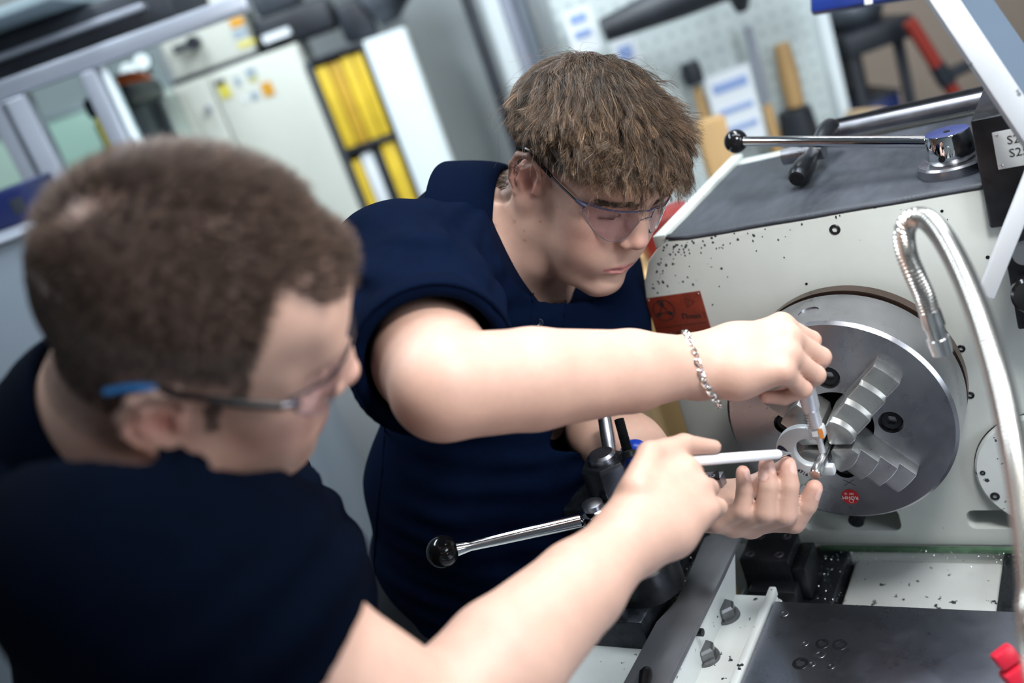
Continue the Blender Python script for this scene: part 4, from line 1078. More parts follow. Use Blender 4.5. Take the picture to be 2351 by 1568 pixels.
def hand(fd, pos, D, T, N, flex, thumb, s=1.0, spread=(4, 0, -4, -9), side=1, fat=1.0, k=0.006):
    """flex: per finger (mcp, pip, dip) degrees; thumb: list of points; returns joint positions"""
    D, T, N = unit(D), unit(T), unit(N); c = 0.01 * s
    L = lambda d, t, n_: np.asarray(pos) + (D * d + T * t + N * n_) * c
    mcp = [(8.6, 2.6, .15), (8.9, .6, .3), (8.3, -1.4, .15), (7.4, -3.1, -.15)]
    seg = [(4.5, 2.7, 2.1), (5.0, 3.1, 2.2), (4.6, 2.9, 2.2), (3.6, 2.2, 1.9)]
    rad = [(1.02, .92, .82, .68), (1.05, .95, .84, .68), (1.0, .88, .78, .64), (.88, .78, .68, .56)]
    fd.chain([L(-.3, .7, 0), L(3.5, 1.8, .0), L(8.2, 2.4, -.2)], [.0205 * s, .0165 * s, .0125 * s], .022)
    fd.chain([L(-.3, 0, 0), L(4, .5, .1), L(8.5, .5, -.1)], [.022 * s, .0165 * s, .0125 * s], .022)
    fd.chain([L(-.3, -.7, 0), L(3.5, -1.4, -.1), L(7.9, -1.4, -.2)], [.0205 * s, .0165 * s, .012 * s], .022)
    fd.chain([L(0, -1.0, -.2), L(3.2, -2.4, -.5), L(7.0, -2.9, -.4)], [.018 * s, .0165 * s, .0115 * s], .018)
    J = []
    for f in range(4):
        p = L(*mcp[f]); ang = 0; pts = [p]
        sp = math.radians(spread[f])
        dd = D * math.cos(sp) + T * math.sin(sp)
        for q in range(3):
            ang += math.radians(flex[f][q])
            d = dd * math.cos(ang) - N * math.sin(ang)
            p = p + d * seg[f][q] * c; pts.append(p)
        r = [x * c * fat for x in rad[f]]
        sub = Field()
        J.append(pts)
        # each finger is blended within itself, then joined to the hand with a small radius so that fingers stay apart
        sub.rc(pts[0], pts[1], r[0] * 1.0, r[1] * .97, 0); sub.rc(pts[1], pts[2], r[1], r[2] * .97, .003); sub.rc(pts[2], pts[3], r[2], r[3], .002)
        fd.add(lambda x, sb=sub: sb.ev(x), k * .45)
        fd.rc(L(mcp[f][0] - 1.6, mcp[f][1] * .93, mcp[f][2] - .1), pts[0], r[0] * .9, r[0] * 1.05, .009)
    if thumb is not None:
        tr = [1.5 * c, 1.2 * c, 1.0 * c, .72 * c]
        sub = Field()
        for i in range(len(thumb) - 1): sub.rc(thumb[i], thumb[i + 1], tr[i], tr[i + 1], .004)
        fd.add(lambda x, sb=sub: sb.ev(x), .007)
        fd.ell((np.asarray(thumb[0]) * .45 + np.asarray(thumb[1]) * .55 + L(4, .8, -.6)) * .5, np.array([2.6, 1.6, 1.3]) * c, np.stack([D, T, N]), .014)
    return J

def nails(v, cols, J, r0=0.0062):
    pass

def strands_mesh(name, paths, rad, cols, tip=0.25, sides=3):
    """paths (n, k, 3) -> tapered tubes in one mesh; cols (n,k,3)"""
    n, k, _ = paths.shape
    t = np.gradient(paths, axis=1); t /= np.linalg.norm(t, axis=2)[..., None] + 1e-12
    ref = np.array([0.31, 0.52, 0.79])
    u = np.cross(t, ref); u /= np.linalg.norm(u, axis=2)[..., None] + 1e-12
    w = np.cross(t, u)
    taper = np.linspace(1, tip, k)[None, :, None] * np.asarray(rad)[:, None, None]
    ang = np.arange(sides) * 2 * math.pi / sides
    ring = paths[:, :, None, :] + taper[..., None] * (u[:, :, None, :] * np.cos(ang)[None, None, :, None] + w[:, :, None, :] * np.sin(ang)[None, None, :, None])
    V = ring.reshape(-1, 3)
    i = np.arange(n)[:, None, None] * k * sides; j = np.arange(k - 1)[None, :, None] * sides; q = np.arange(sides)[None, None, :]
    q2 = (q + 1) % sides
    Fq = np.stack([i + j + q, i + j + q2, i + j + sides + q2, i + j + sides + q], -1).reshape(-1, 4)
    me = np_mesh(name, V, Fq, True)
    vcol(me, np.repeat(cols.reshape(-1, 3), sides, 0))
    return me

def sample_faces(v, q, mask, n, rs):
    c = v[q].mean(1); ok = np.where(mask(c))[0]
    a = np.linalg.norm(np.cross(v[q[ok, 2]] - v[q[ok, 0]], v[q[ok, 3]] - v[q[ok, 1]]), axis=1)
    f = ok[rs.choice(len(ok), n, p=a / a.sum())]
    r1, r2 = rs.rand(n, 1), rs.rand(n, 1)
    p = (v[q[f, 0]] * (1 - r1) + v[q[f, 1]] * r1) * (1 - r2) + (v[q[f, 3]] * (1 - r1) + v[q[f, 2]] * r1) * r2
    nn = np.cross(v[q[f, 2]] - v[q[f, 0]], v[q[f, 3]] - v[q[f, 1]]); nn /= np.linalg.norm(nn, axis=1)[:, None] + 1e-12
    return p, nn

def skin_tint(v, heads, extra=None):
    base = np.array([0.53, 0.335, 0.265])
    c = np.tile(base, (len(v), 1))
    c *= (1 + 0.05 * vnoise(v, 18, 3))[:, None]
    def mixc(m, col):
        c[:] = c * (1 - m[:, None]) + np.array(col) * m[:, None]
    for H, opt in heads:
        l = H.l(v); f, r, u = l.T; ar = np.abs(r)
        near = np.linalg.norm(l, axis=1) < 17
        g = lambda cf, cr, cu, s: np.exp(-(((f - cf) ** 2 + (ar - cr) ** 2 + (u - cu) ** 2) / (s * s))) * near
        mixc(0.45 * g(7.5, 4.6, -2.2, 2.6), (0.72, 0.36, 0.30))          # cheeks
        mixc(0.5 * g(11, 0, -1.7, 1.6), (0.72, 0.37, 0.31))             # nose tip
        mixc(0.55 * g(-1.2, 8.3, .3, 2.3), (0.72, 0.33, 0.27))          # ears
        mixc(0.75 * g(-.3, 7.9, -.2, .75), (0.35, 0.10, 0.08))
        lip = sstep(2.6, 1.9, ar) * sstep(7.45, 7.2, -u) * sstep(5.3, 5.6, -u) * (f > 7.9) * near
        lw = sstep(0, 1, (2.55 - ar) * 1.0) * (f > 8.2)
        top = -5.45 - 0.22 * ar; bot = -7.3 + 0.36 * ar
        lip = sstep(-.1, .12, top - u) * sstep(-.1, .12, u - bot) * (ar < 2.45) * (f > 8.1) * near
        mixc(0.8 * lip, (0.55, 0.20, 0.20))
        mixc(0.6 * np.exp(-((u + 6.3) / .13) ** 2) * (ar < 2.5) * (f > 8.2) * near, (0.22, 0.06, 0.06))
        br = np.exp(-(((u - (3.35 - .12 * (ar - 3) ** 2)) / .42) ** 2)) * sstep(.9, 1.5, ar) * sstep(5.4, 4.6, ar) * (f > 5.5) * near
        mixc(0.7 * br, (0.10, 0.055, 0.035))
        lash = np.exp(-(((u - .95 + .06 * (ar - 3.2) ** 2) / .24) ** 2)) * sstep(1.7, 2.0, ar) * sstep(4.9, 4.5, ar) * (f > 7.2) * near
        mixc(0.85 * lash, (0.05, 0.025, 0.02))
        mixc(0.8 * g(8.9, 3.05, .95, .55), (0.05, 0.03, 0.025))
        mixc(0.3 * g(8.5, 3.2, .6, 1.6), (0.42, 0.2, 0.2))
        mixc(0.6 * g(10.2, .7, -2.8, .45), (0.2, 0.06, 0.05))
        # stubble on jaw, upper lip and shaved sides
        st = opt.get('stubble', .12)
        beard = sstep(-4.2, -6.5, u) * sstep(-1, 1.5, f) * near + np.exp(-((u + 4.6) / .7) ** 2) * (f > 8) * (ar < 2.8) * near
        mixc(np.clip(st * beard, 0, 1) * (0.75 + .25 * vnoise(v, 260, 5)), (0.30, 0.22, 0.20))
        hm = opt['hair'](f, ar, u, r)
        mixc(np.clip(hm, 0, 1) * opt.get('under', .75) * near, opt.get('scalp', (0.16, 0.10, 0.08)))
    if extra is not None: extra(v, c, mixc)
    return np.clip(c, 0.01, 1)

# ================================================================== the man leaning over the chuck
H2 = Pose([-0.2306, 0.0460, 1.4440], [0.677, -0.451, -0.581], [-0.407, -0.888, 0.214], [0.612, -0.092, 0.785])
SR2, ER2, WR2 = P(925, 655, 1.10), P(1018, 888, 0.875), P(1612, 838, 0.99)
NB2 = P(1124, 540, 1.24)
SL2 = np.array([-0.35, 0.17, 1.29]); EL2 = P(1385, 990, 1.24); WL2 = P(1580, 1146, 1.125)
CH2 = np.array([-0.395, 0.06, 1.27]); BE2 = np.array([-0.46, -0.03, 1.06]); PE2 = np.array([-0.53, -0.06, 0.90])

def arm(fd, sh, el, wr, rs, k=.007):
    rs = [r + .0035 for r in rs[:-1]] + [rs[-1] + .001]
    m1 = sh * .45 + el * .55; m2 = el * .68 + wr * .32; m3 = el * .3 + wr * .7
    fd.chain([sh, m1, el, m2, m3, wr], rs, k)

f2 = Field()
head(f2, H2, 1.0, 1.0, .5)
f2.chain([H2.w(-2.2, 0, -3.5), H2.w(-2.0, 0, -8.0) * .5 + NB2 * .5, NB2], [.060, .062, .066], .03)
f2.chain([H2.w(-1.6, 4.6, -3.8), (H2.w(-.5, 4.2, -8.0) + NB2) * .5 + cdir(.02, .02, -.01), NB2 + cdir(.035, .035, -.01)], [.020, .026, .028], .03)
f2.chain([H2.w(1.5, 1.5, -7.0), H2.w(-.8, 2.0, -10.0) * .6 + NB2 * .4], [.032, .040], .03)
f2.chain([NB2, CH2, BE2, PE2], [.058, .07, .08, .08], .03)
f2.rc(NB2 - np.array([0, 0, .03]), SR2, .035, .04, .03); f2.rc(NB2 - np.array([0, 0, .03]), SL2, .035, .04, .03)
arm(f2, SR2, ER2, WR2, [.045, .046, .044, .0435, .036, .0265])
arm(f2, SL2, EL2, WL2, [.045, .045, .043, .043, .034, .026])
f2.ell(ER2 * .7 + SR2 * .3 + cdir(0, .010, 0), (.05, .05, .042), None, .03)
# right hand closed over the thimble
RH2 = dict(pos=WR2, D=cdir(.95, -.24, -.18), T=cdir(-.044, -.71, .70), N=cdir(-.296, -.657, -.686))
tw = lambda d, t, n_: WR2 + (unit(RH2['D']) * d + unit(RH2['T']) * t + unit(RH2['N']) * n_) * .01
JR2 = hand(f2, **RH2, flex=[(52, 62, 18), (55, 70, 20), (58, 82, 30), (62, 92, 40)],
           thumb=[tw(2.6, 2.6, -1.0), tw(5.8, 3.6, -2.8), tw(8.8, 3.0, -4.6), tw(10.6, 2.2, -6.4)], s=.98, fat=1.14)
# left hand under the micrometer frame
LD, LT, LN = np.array([0.906, -0.417, -0.072]), np.array([0.349, 0.834, -0.428]), np.array([-0.238, -0.363, -0.901])
tl = lambda d, t, n_: WL2 + (LD * d + LT * t + LN * n_) * .01
JL2 = hand(f2, WL2, LD, LT, LN, flex=[(14, 46, 12), (30, 58, 14), (32, 58, 14), (34, 56, 14)],
           thumb=[tl(2.6, 2.6, -1.0), tl(5.4, 4.0, -2.6), tl(8.0, 4.2, -4.6), tl(9.8, 3.6, -6.2)], s=.97, spread=(2, 1, 3, 8), fat=1.34)

def hair2(f, ar, u, r):
    side = sstep(2.2, 3.6, u - 0.25 * (f + 1)) * (f < 5.5) * (f > -4) + (u > 3) * (f >= 5.5) * 0
    top = sstep(4.0, 5.2, u - 0.36 * np.maximum(f - 1, 0) + 0.0 * ar)
    back = (f < -2.5) * sstep(-5.0, -3.2, u)
    return np.clip(np.maximum(np.maximum(side * (ar > 2), top), back), 0, 1)

def moles2(v, c, mixc):
    for (f, r, u, s) in ((-.5, 6.6, -5.2, .16), (1.0, 6.3, -5.6, .12), (2.2, 6.2, -3.6, .13), (3.6, 6.0, -.6, .13), (1.5, 6.6, -6.6, .15), (6.0, 5.3, -2.4, .1), (-2.0, 5.5, -6.5, .17), (5.2, 5.4, 1.0, .1)):
        l = H2.l(v); d = (l[:, 0] - f) ** 2 + (l[:, 2] - u) ** 2
        mixc(.6 * np.exp(-d / (s * s)) * (l[:, 1] > 3.5), (.20, .09, .06))
    for J, N_ in ((JL2, LN), (JR2, RH2['N'])):
        for pts in J:
            ax_ = unit(pts[3] - pts[2]); side_ = unit(np.cross(ax_, pts[1] - pts[0])); dor = np.cross(side_, ax_)
            dor = dor * np.sign(dor @ (pts[2] - (pts[1] + pts[3]) / 2) + 1e-9)
            cn = pts[3] - ax_ * .003; q = v - cn
            la, ls, ld = q @ ax_, q @ side_, q @ dor
            e_ = (la / .0068) ** 2 + (ls / .0052) ** 2
            mixc(.65 * sstep(1.25, .8, e_) * (ld > .002), (.78, .56, .50)); mixc(.5 * np.exp(-((e_ - 1.1) / .25) ** 2) * (ld > .002) * (la < .004), (.42, .18, .15))
            for q, a in ((0, .22), (1, .22)):
                mixc(a * np.exp(-((v - pts[q]) ** 2).sum(1) / (.0095 ** 2)), (.66, .30, .25))
            mixc(.3 * np.exp(-((v - pts[3]) ** 2).sum(1) / (.012 ** 2)), (.74, .34, .29))

v2, q2 = f2.mesh((-.75, -.46, .74), (.09, .36, 1.64), .0022)
v2 = relax(v2, q2, 2, .5)
man2 = empty('person', (-0.53, -0.06, 0.0), 'young man with tousled brown hair leaning over the chuck in a navy polo shirt', 'person')
me = np_mesh('body', v2, q2); vcol(me, skin_tint(v2, [(H2, dict(hair=hair2, stubble=.16, under=.8))], moles2))
link('body', me, SKIN, man2)

def neckcut(fd, nb, nup, h, rad_=.125):
    def fn(p):
        q = p - nb - nup * h; al = q @ nup; rr = np.sqrt(np.maximum((q * q).sum(1) - al * al, 0))
        return np.maximum(np.maximum(-al, rr - rad_), al - .12)
    fd.add(fn, .006, 's')
# ---- shirt
def shirt(fd, arms, hemk=.004):
    pass
s2 = Field()
NUP0 = unit(H2.w(-2.8, 0, -6) - NB2)
s2.ell(CH2 + np.array([-.01, -.02, .01]), (.115, .17, .14), None, .0)
s2.chain([CH2, BE2, PE2], [.14, .165, .15], .08)
s2.rc(CH2, NB2 + np.array([-.01, 0, -.03]), .13, .080, .06)
s2.rc(NB2 - NUP0 * .02, SR2, .07, .078, .05); s2.rc(NB2 - NUP0 * .02, SL2, .07, .07, .05)
HEMR = SR2 * .2 + ER2 * .8; HEML = SL2 * .25 + EL2 * .75
s2.chain([SR2, SR2 * .5 + HEMR * .5, HEMR + unit(ER2 - SR2) * .03], [.082, .081, .077], .04)
s2.chain([SL2, SL2 * .5 + HEML * .5, HEML + unit(EL2 - SL2) * .03], [.07, .07, .068], .04)
s2.rc(SR2, CH2, .07, .1, .05)
# cloth folds radiating from the armpit and across the waist
AX2 = SR2 * .6 + CH2 * .4
def folds2(p):
    q = p - SR2; a = unit(ER2 - SR2)
    al = q @ a
    w = np.exp(-((al - .10) / .10) ** 2)
    s = p - AX2
    ph = (s @ unit(np.array([.3, .2, 1.0]))) * 190 + 2.0 * vnoise(p, 6, 8)
    o = .0055 * w * np.sin(ph) * (0.5 + .5 * vnoise(p, 9, 4))
    lw = np.exp(-((p[:, 2] - 1.08) / .12) ** 2)
    ph2 = p @ np.array([30., 46., 18.]) + 2.2 * vnoise(p, 3.5, 5)
    o += .0055 * lw * np.sin(ph2)
    sh = np.exp(-(((p - (NB2 * .45 + SR2 * .55)) ** 2).sum(1)) / .07 ** 2)
    o += .0045 * sh * np.sin(p @ cdir(.6, .9, .2) * 210 + vnoise(p, 8, 9) * 1.5)
    return o
s2.add(folds2, 0, 'd')
# openings: sleeves and neck are hollow
for hem, el, sh, ra, sr_ in ((HEMR, ER2, SR2, .0645, .12), (HEML, EL2, SL2, .060, .080)):
    a = unit(el - sh)
    cut = hem
    def slab(p, cut=cut, a=a, sr_=sr_):       # half space beyond the hem, inside a capped cylinder
        q = p - cut; al = q @ a; rr = np.sqrt(np.maximum((q * q).sum(1) - al * al, 0))
        return np.maximum(np.maximum(-al, rr - sr_), al - .10)
    s2.add(slab, .004, 's')
    s2.rc(hem - a * .055, hem + a * .05, ra * .96, ra, .006, 's')
NUP = unit(H2.w(-2.8, 0, -6) - NB2)
s2.rc(NB2 - NUP * .01, NB2 + NUP * .15, .064, .076, .006, 's')
neckcut(s2, NB2, NUP, .024)
vs, qs = s2.mesh((-.80, -.46, .72), (-.04, .38, 1.62), .0042)
vs = relax(vs, qs, 1, .5)
shirt2 = link('polo_shirt', np_mesh('polo_shirt', vs, qs), NAVY, man2)

def cuff(name, hem, a, r, w, m, parent, n=96):
    """ribbed knit band at the sleeve hem"""
    u = unit(np.cross(a, [0, 0, 1])); w_ = np.cross(a, u)
    prof = [(-w, r), (-w, r + .0028), (-w * .5, r + .0034), (-.001, r + .0028), (.0012, r + .001), (-.001, r - .0015), (-w, r - .002)]
    V = []; Fc = []
    for i in range(n):
        t = 2 * math.pi * i / n; d = u * math.cos(t) + w_ * math.sin(t)
        rb = .0005 if i % 2 else 0
        for al, rr in prof: V.append(hem + a * al + d * (rr + rb))
    k = len(prof)
    for i in range(n):
        for j in range(k): Fc.append((i * k + j, ((i + 1) % n) * k + j, ((i + 1) % n) * k + (j + 1) % k, i * k + (j + 1) % k))
    return link(name, np_mesh(name, V, np.array(Fc)), m, parent)
cuff('sleeve_cuff', HEMR, unit(ER2 - SR2), .0765, .026, NAVY_RIB, shirt2)
cuff('sleeve_cuff', HEML, unit(EL2 - SL2), .0680, .026, NAVY_RIB, shirt2)

def collar(H, nb, nup, front, r0, m, parent, rise=.045, fall=.05, gap=.5, lean=0.0):
    """stand-and-fall collar round the neck: nb base centre, nup neck direction, front: forward direction"""
    fr = unit(front - nup * (front @ nup)); sd = np.cross(nup, fr)
    V = []; Fc = []; n = 64
    prof_n = 9
    for i in range(n + 1):
        t = -math.pi + gap + (2 * math.pi - 2 * gap) * i / n       # 0 = back, +-pi = front
        d = -fr * math.cos(t) + sd * math.sin(t)
        fz = abs(t) / (math.pi - gap)
        base = nb + nup * (.024 - .045 * fz ** 2) + fr * (.018 * fz)
        top = rise * (1 - .35 * fz ** 2)
        out = .020 + .050 * fz
        fl = fall * (1 + .25 * fz)
        pr = [(r0 + .003, 0), (r0, top * .5), (r0 + .001, top * .9), (r0 + .004, top), (r0 + .008, top * .98), (r0 + out * .5, top * .8 - fl * .1), (r0 + out * .8, top - fl * .55), (r0 + out, top - fl * .85), (r0 + out * 1.12, top - fl)]
        for r, z in pr: V.append(base + d * r + nup * z)
    for i in range(n):
        for j in range(prof_n - 1): Fc.append((i * prof_n + j, (i + 1) * prof_n + j, (i + 1) * prof_n + j + 1, i * prof_n + j + 1))
    o = link('collar', np_mesh('collar', V, np.array(Fc)), m, parent)
    md = o.modifiers.new('thickness', 'SOLIDIFY'); md.thickness = .0025; md.offset = 0
    md = o.modifiers.new('smooth', 'SUBSURF'); md.levels = 1; md.render_levels = 1
    return o
def hit(fd, px, py, t=.6):
    """first point of the cloth surface along the ray through a pixel"""
    ts = np.arange(t, 1.6, .0025); q = np.array([P(px, py, x) for x in ts]); e = fd.ev(q)
    i = int(np.argmax(e < .0008)) if (e < .0008).any() else int(e.argmin())
    return q[i]
def seam(name, fd, pix, r, m, parent):
    pts = []
    for (x0, y0), (x1, y1) in zip(pix[:-1], pix[1:]):
        for f_ in np.linspace(0, 1, 8, endpoint=False): pts.append(hit(fd, x0 + (x1 - x0) * f_, y0 + (y1 - y0) * f_))
    k = B(); k.tube(pts, r, 6); return k.done(name, m, parent)
seam('placket_edge', s2, [(1232, 655), (1224, 675), (1221, 705), (1217, 762)], .0011, NAVY_RIB, shirt2)
seam('placket_edge', s2, [(1300, 690), (1296, 720), (1292, 762)], .0009, NAVY_RIB, shirt2)
seam('side_seam', s2, [(884, 975), (878, 1080), (866, 1180), (858, 1300), (862, 1400)], .0012, NAVY_RIB, shirt2)
bq = hit(s2, 1238, 741); bn2 = unit(CAM - bq)
k = B(); k.loft([(bq - bn2 * .001, .0050), (bq + bn2 * .0012, .0050), (bq + bn2 * .0018, .0040), (bq + bn2 * .0012, .003)], 20); k.done('button', mat('navy_button', (.006, .010, .022), .3), shirt2)
collar(H2, NB2, NUP, np.array([.8, -.2, -.3]), .068, NAVY_RIB, shirt2, rise=.032, fall=.056)

# ---- hair: guide locks first, then strands gathered round them
def hair_flow(H, roots, nrm, length, layer, steps, rs, flow, curl, grav, cran, outw=.8, hold=True, jit=None, freq=9.0):
    """cran: (centre, radii) of the head ellipsoid in head cm, works in head cm coordinates"""
    p = H.l(roots); nl = nrm @ H.A.T
    n = len(p); out = np.zeros((n, steps, 3)); out[:, 0] = p
    d = nl * outw + flow(p) * (1 - outw * .5); d /= np.linalg.norm(d, axis=1)[:, None]
    ph = rs.uniform(0, 6.28, (n, 3)); fr = rs.uniform(.7, 1.5, (n, 1))
    cc, cr = cran
    for k in range(1, steps):
        t = k / (steps - 1)
        st = (length / (steps - 1))[:, None]
        wob = np.sin(ph + fr * t * freq) * (curl * (0.3 + t))[:, None]
        fl = flow(p)
        if jit is not None: fl = fl + jit * (.4 + t)
        d = d * .62 + fl * .38 + wob * .3 + grav * t * .35
        d /= np.linalg.norm(d, axis=1)[:, None]
        p = p + d * st
        q = (p - cc) / cr; k0 = np.sqrt((q * q).sum(1)); g = q / cr; g /= np.linalg.norm(g, axis=1)[:, None]
        dist = (k0 - 1) * cr.mean()
        want = layer * min(1, t * 2.2 + .15)
        low = want - dist
        push = 0 * low if not hold else np.where(low > 0, low * .5, np.where(low < -1.2, (low + 1.2) * .25 * (1 - t), 0))
        p = p + g * push[:, None]
        out[:, k] = p
    return out

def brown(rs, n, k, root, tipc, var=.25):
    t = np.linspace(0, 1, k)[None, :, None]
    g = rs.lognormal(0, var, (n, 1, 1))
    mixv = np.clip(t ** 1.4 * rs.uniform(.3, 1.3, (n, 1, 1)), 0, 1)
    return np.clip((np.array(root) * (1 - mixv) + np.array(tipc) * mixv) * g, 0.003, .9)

rs = np.random.RandomState(4)
def top_mask2(c):
    f, r, u = H2.l(c).T
    return ((u > 6.6 - .0 * np.abs(r)) | ((u > 4.6) & (f < 4))) & (u - .36 * np.maximum(f - 1, 0) > 4.6) & (np.linalg.norm(H2.l(c), axis=1) < 16)
def side_mask2(c):
    f, r, u = H2.l(c).T
    return (hair2(f, np.abs(r), u, r) > .25) & (np.linalg.norm(H2.l(c), axis=1) < 16) & (np.abs(r) < 8.2) & ~((np.abs(r) > 6.9) & (u < 3.7) & (f > -3.2))
def flow2(p):
    f, r, u = p.T
    d = np.stack([np.where(f > -6, 1.0, .1), .10 * r + .25, np.where(f < -5, -1.0, -.12 - .05 * np.maximum(f, 0))], 1)
    return d / np.linalg.norm(d, axis=1)[:, None]
GW = (np.array([0, 0, -1.0])) @ H2.A.T
CR2 = (np.array([-.9, 0, 4.4]), np.array([10.3, 7.5, 8.4]))
ng = 1500
gp, gn = sample_faces(v2, q2, top_mask2, ng, rs)
gl = H2.l(gp)
edge = sstep(5.0, 8.5, gl[:, 2])                       # shorter towards the sides
glen = (3.1 + 3.0 * edge - .14 * np.maximum(gl[:, 0] - 3, 0) - .25 * np.maximum(gl[:, 1] - 2, 0) + rs.normal(0, .7, ng)).clip(1.6, 7.5)
glen *= np.where(gl[:, 0] > 5.0, 1.05, 1)
glay = (rs.uniform(.25, 1.55, ng) * (.35 + .65 * edge)).clip(.2, 2)
K = 13
gj = np.stack([vnoise(gl, .10, s_) * 1.1 for s_ in (1, 2, 3)], 1) + rs.normal(0, .28, (ng, 3))
gcurl = rs.uniform(.4, 1.4, ng) + 1.3 * sstep(2, 8, gl[:, 0])
G = hair_flow(H2, gp, gn, glen, glay, K, rs, flow2, gcurl, GW, CR2, .9, True, gj, 8.0)
ns = 30000
sp, sn = sample_faces(v2, q2, top_mask2, ns, rs)
sl = H2.l(sp)
near = np.concatenate([(((gl[None] - x[:, None]) ** 2).sum(2) + rs.uniform(0, .35, (len(x), ng))).argmin(1) for x in np.array_split(sl, 40)])
length = glen[near] * rs.uniform(.75, 1.15, ns)
S = hair_flow(H2, sp, sn, length, glay[near] * rs.uniform(.5, 1.2, ns), K, rs, flow2, rs.uniform(.2, 1.0, ns), GW, CR2, .9)
tt = np.linspace(0, 1, K)[None, :, None]
cl = sstep(0, .8, tt) * rs.uniform(.45, .92, (ns, 1, 1))
offs = rs.normal(0, .20, (ns, 1, 3)) * (1 - .3 * tt)
S = S * (1 - cl) + (G[near] + offs) * cl
lock = rs.lognormal(0, .42, (ng, 1, 1))[near]
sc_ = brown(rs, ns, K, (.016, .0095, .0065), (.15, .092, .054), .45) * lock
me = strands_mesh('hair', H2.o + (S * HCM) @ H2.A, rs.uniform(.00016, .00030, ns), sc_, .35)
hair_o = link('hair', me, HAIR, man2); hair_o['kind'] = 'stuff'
nf = 260                                               # loose single hairs standing off the head
fp, fn_ = sample_faces(v2, q2, top_mask2, nf, rs)
FL = hair_flow(H2, fp, fn_, rs.uniform(4, 8.5, nf), rs.uniform(1.2, 2.6, nf), K, rs, flow2, rs.uniform(.6, 2.4, nf), GW, CR2, 1.0, True, rs.normal(0, .5, (nf, 3)), 9.0)
o = link('loose_hair', strands_mesh('loose_hair', H2.o + (FL * HCM) @ H2.A, np.full(nf, .00016), brown(rs, nf, K, (.05, .03, .02), (.25, .16, .09)), .5), HAIR, man2); o['kind'] = 'stuff'
# short cropped sides and nape
n3 = 16000
sp, sn = sample_faces(v2, q2, side_mask2, n3, rs)
sl = H2.l(sp)
ln = np.clip(.35 + .55 * np.maximum(sl[:, 2] - 2.4 - .2 * np.maximum(sl[:, 0], 0), 0) + .12 * np.maximum(-sl[:, 0] - 2, 0), .3, 3.0) * rs.uniform(.7, 1.2, n3)
def flow2s(p):
    f, r, u = p.T
    d = np.stack([np.full(len(p), .45), .05 * r, np.full(len(p), -.9)], 1)
    return d / np.linalg.norm(d, axis=1)[:, None]
S3 = hair_flow(H2, sp, sn, ln, np.clip(ln * .35, .1, .9), 5, rs, flow2s, rs.uniform(.1, .4, n3), GW, CR2, .9)
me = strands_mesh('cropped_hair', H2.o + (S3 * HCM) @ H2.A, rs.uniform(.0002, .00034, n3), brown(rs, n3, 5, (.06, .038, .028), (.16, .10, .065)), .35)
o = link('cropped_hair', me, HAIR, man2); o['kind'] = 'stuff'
# eyebrows
def brow_mask2(c):
    f, r, u = H2.l(c).T; ar = np.abs(r)
    return (np.abs(u - (3.35 - .12 * (ar - 3) ** 2)) < .42) & (ar > 1.0) & (ar < 5.2) & (f > 5) & (f < 12)
bp, bn_ = sample_faces(v2, q2, brow_mask2, 700, rs)
def flowb(p):
    d = np.stack([-.5 + 0 * p[:, 0], np.sign(p[:, 1]) * 1.0, .15 + 0 * p[:, 0]], 1); return d / np.linalg.norm(d, axis=1)[:, None]
SB = hair_flow(H2, bp, bn_, rs.uniform(.5, .9, 700), np.full(700, -9.0), 4, rs, flowb, np.full(700, .1), GW, (np.zeros(3), np.ones(3) * 30), .35, False)
o = link('eyebrow_hair', strands_mesh('eyebrow_hair', H2.o + (SB * HCM) @ H2.A, np.full(700, .00022), brown(rs, 700, 4, (.04, .024, .016), (.09, .055, .035)), .3), HAIR, man2); o['kind'] = 'stuff'

# legs in work trousers, standing on the floor
def legs(man, pel, fwd, spread, m, name='trousers'):
    fd = Field(); sd = unit(np.cross(fwd, [0, 0, 1]))
    fd.rc(pel + np.array([0, 0, .06]), pel - np.array([0, 0, .05]), .15, .16, .05)
    for sg in (1, -1):
        hip = pel + sd * .09 * sg - np.array([0, 0, .05]); foot = np.array([pel[0], pel[1], .06]) + sd * spread * sg
        kn = (hip + foot) / 2 + fwd * .03
        fd.chain([hip, kn, foot], [.098, .075, .06], .05)
    v, q = fd.mesh(pel - np.array([.4, .4, pel[2] - .02]), pel + np.array([.4, .4, .25]), .012)
    link(name, np_mesh(name, v, q), m, man)
    for sg in (1, -1):
        foot = np.array([pel[0], pel[1], 0]) + sd * spread * sg
        fd = Field(); a = foot - fwd * .07; b = foot + fwd * .17
        fd.chain([a + np.array([0, 0, .045]), foot + fwd * .05 + np.array([0, 0, .05]), b + np.array([0, 0, .035])], [.045, .05, .036], .03)
        fd.rc(a + np.array([0, 0, .05]), a + np.array([0, 0, .12]), .045, .05, .03)
        fd.plane((0, 0, 0.001), (0, 0, -1), .006, 's')
        v, q = fd.mesh(foot - np.array([.3, .3, .01]), foot + np.array([.3, .3, .2]), .008)
        link('shoe', np_mesh('shoe', v, q), mat('black_leather', (.01, .01, .011), .45), man)
legs(man2, PE2, unit(np.array([.95, .1, 0])), .13, TROUSER)

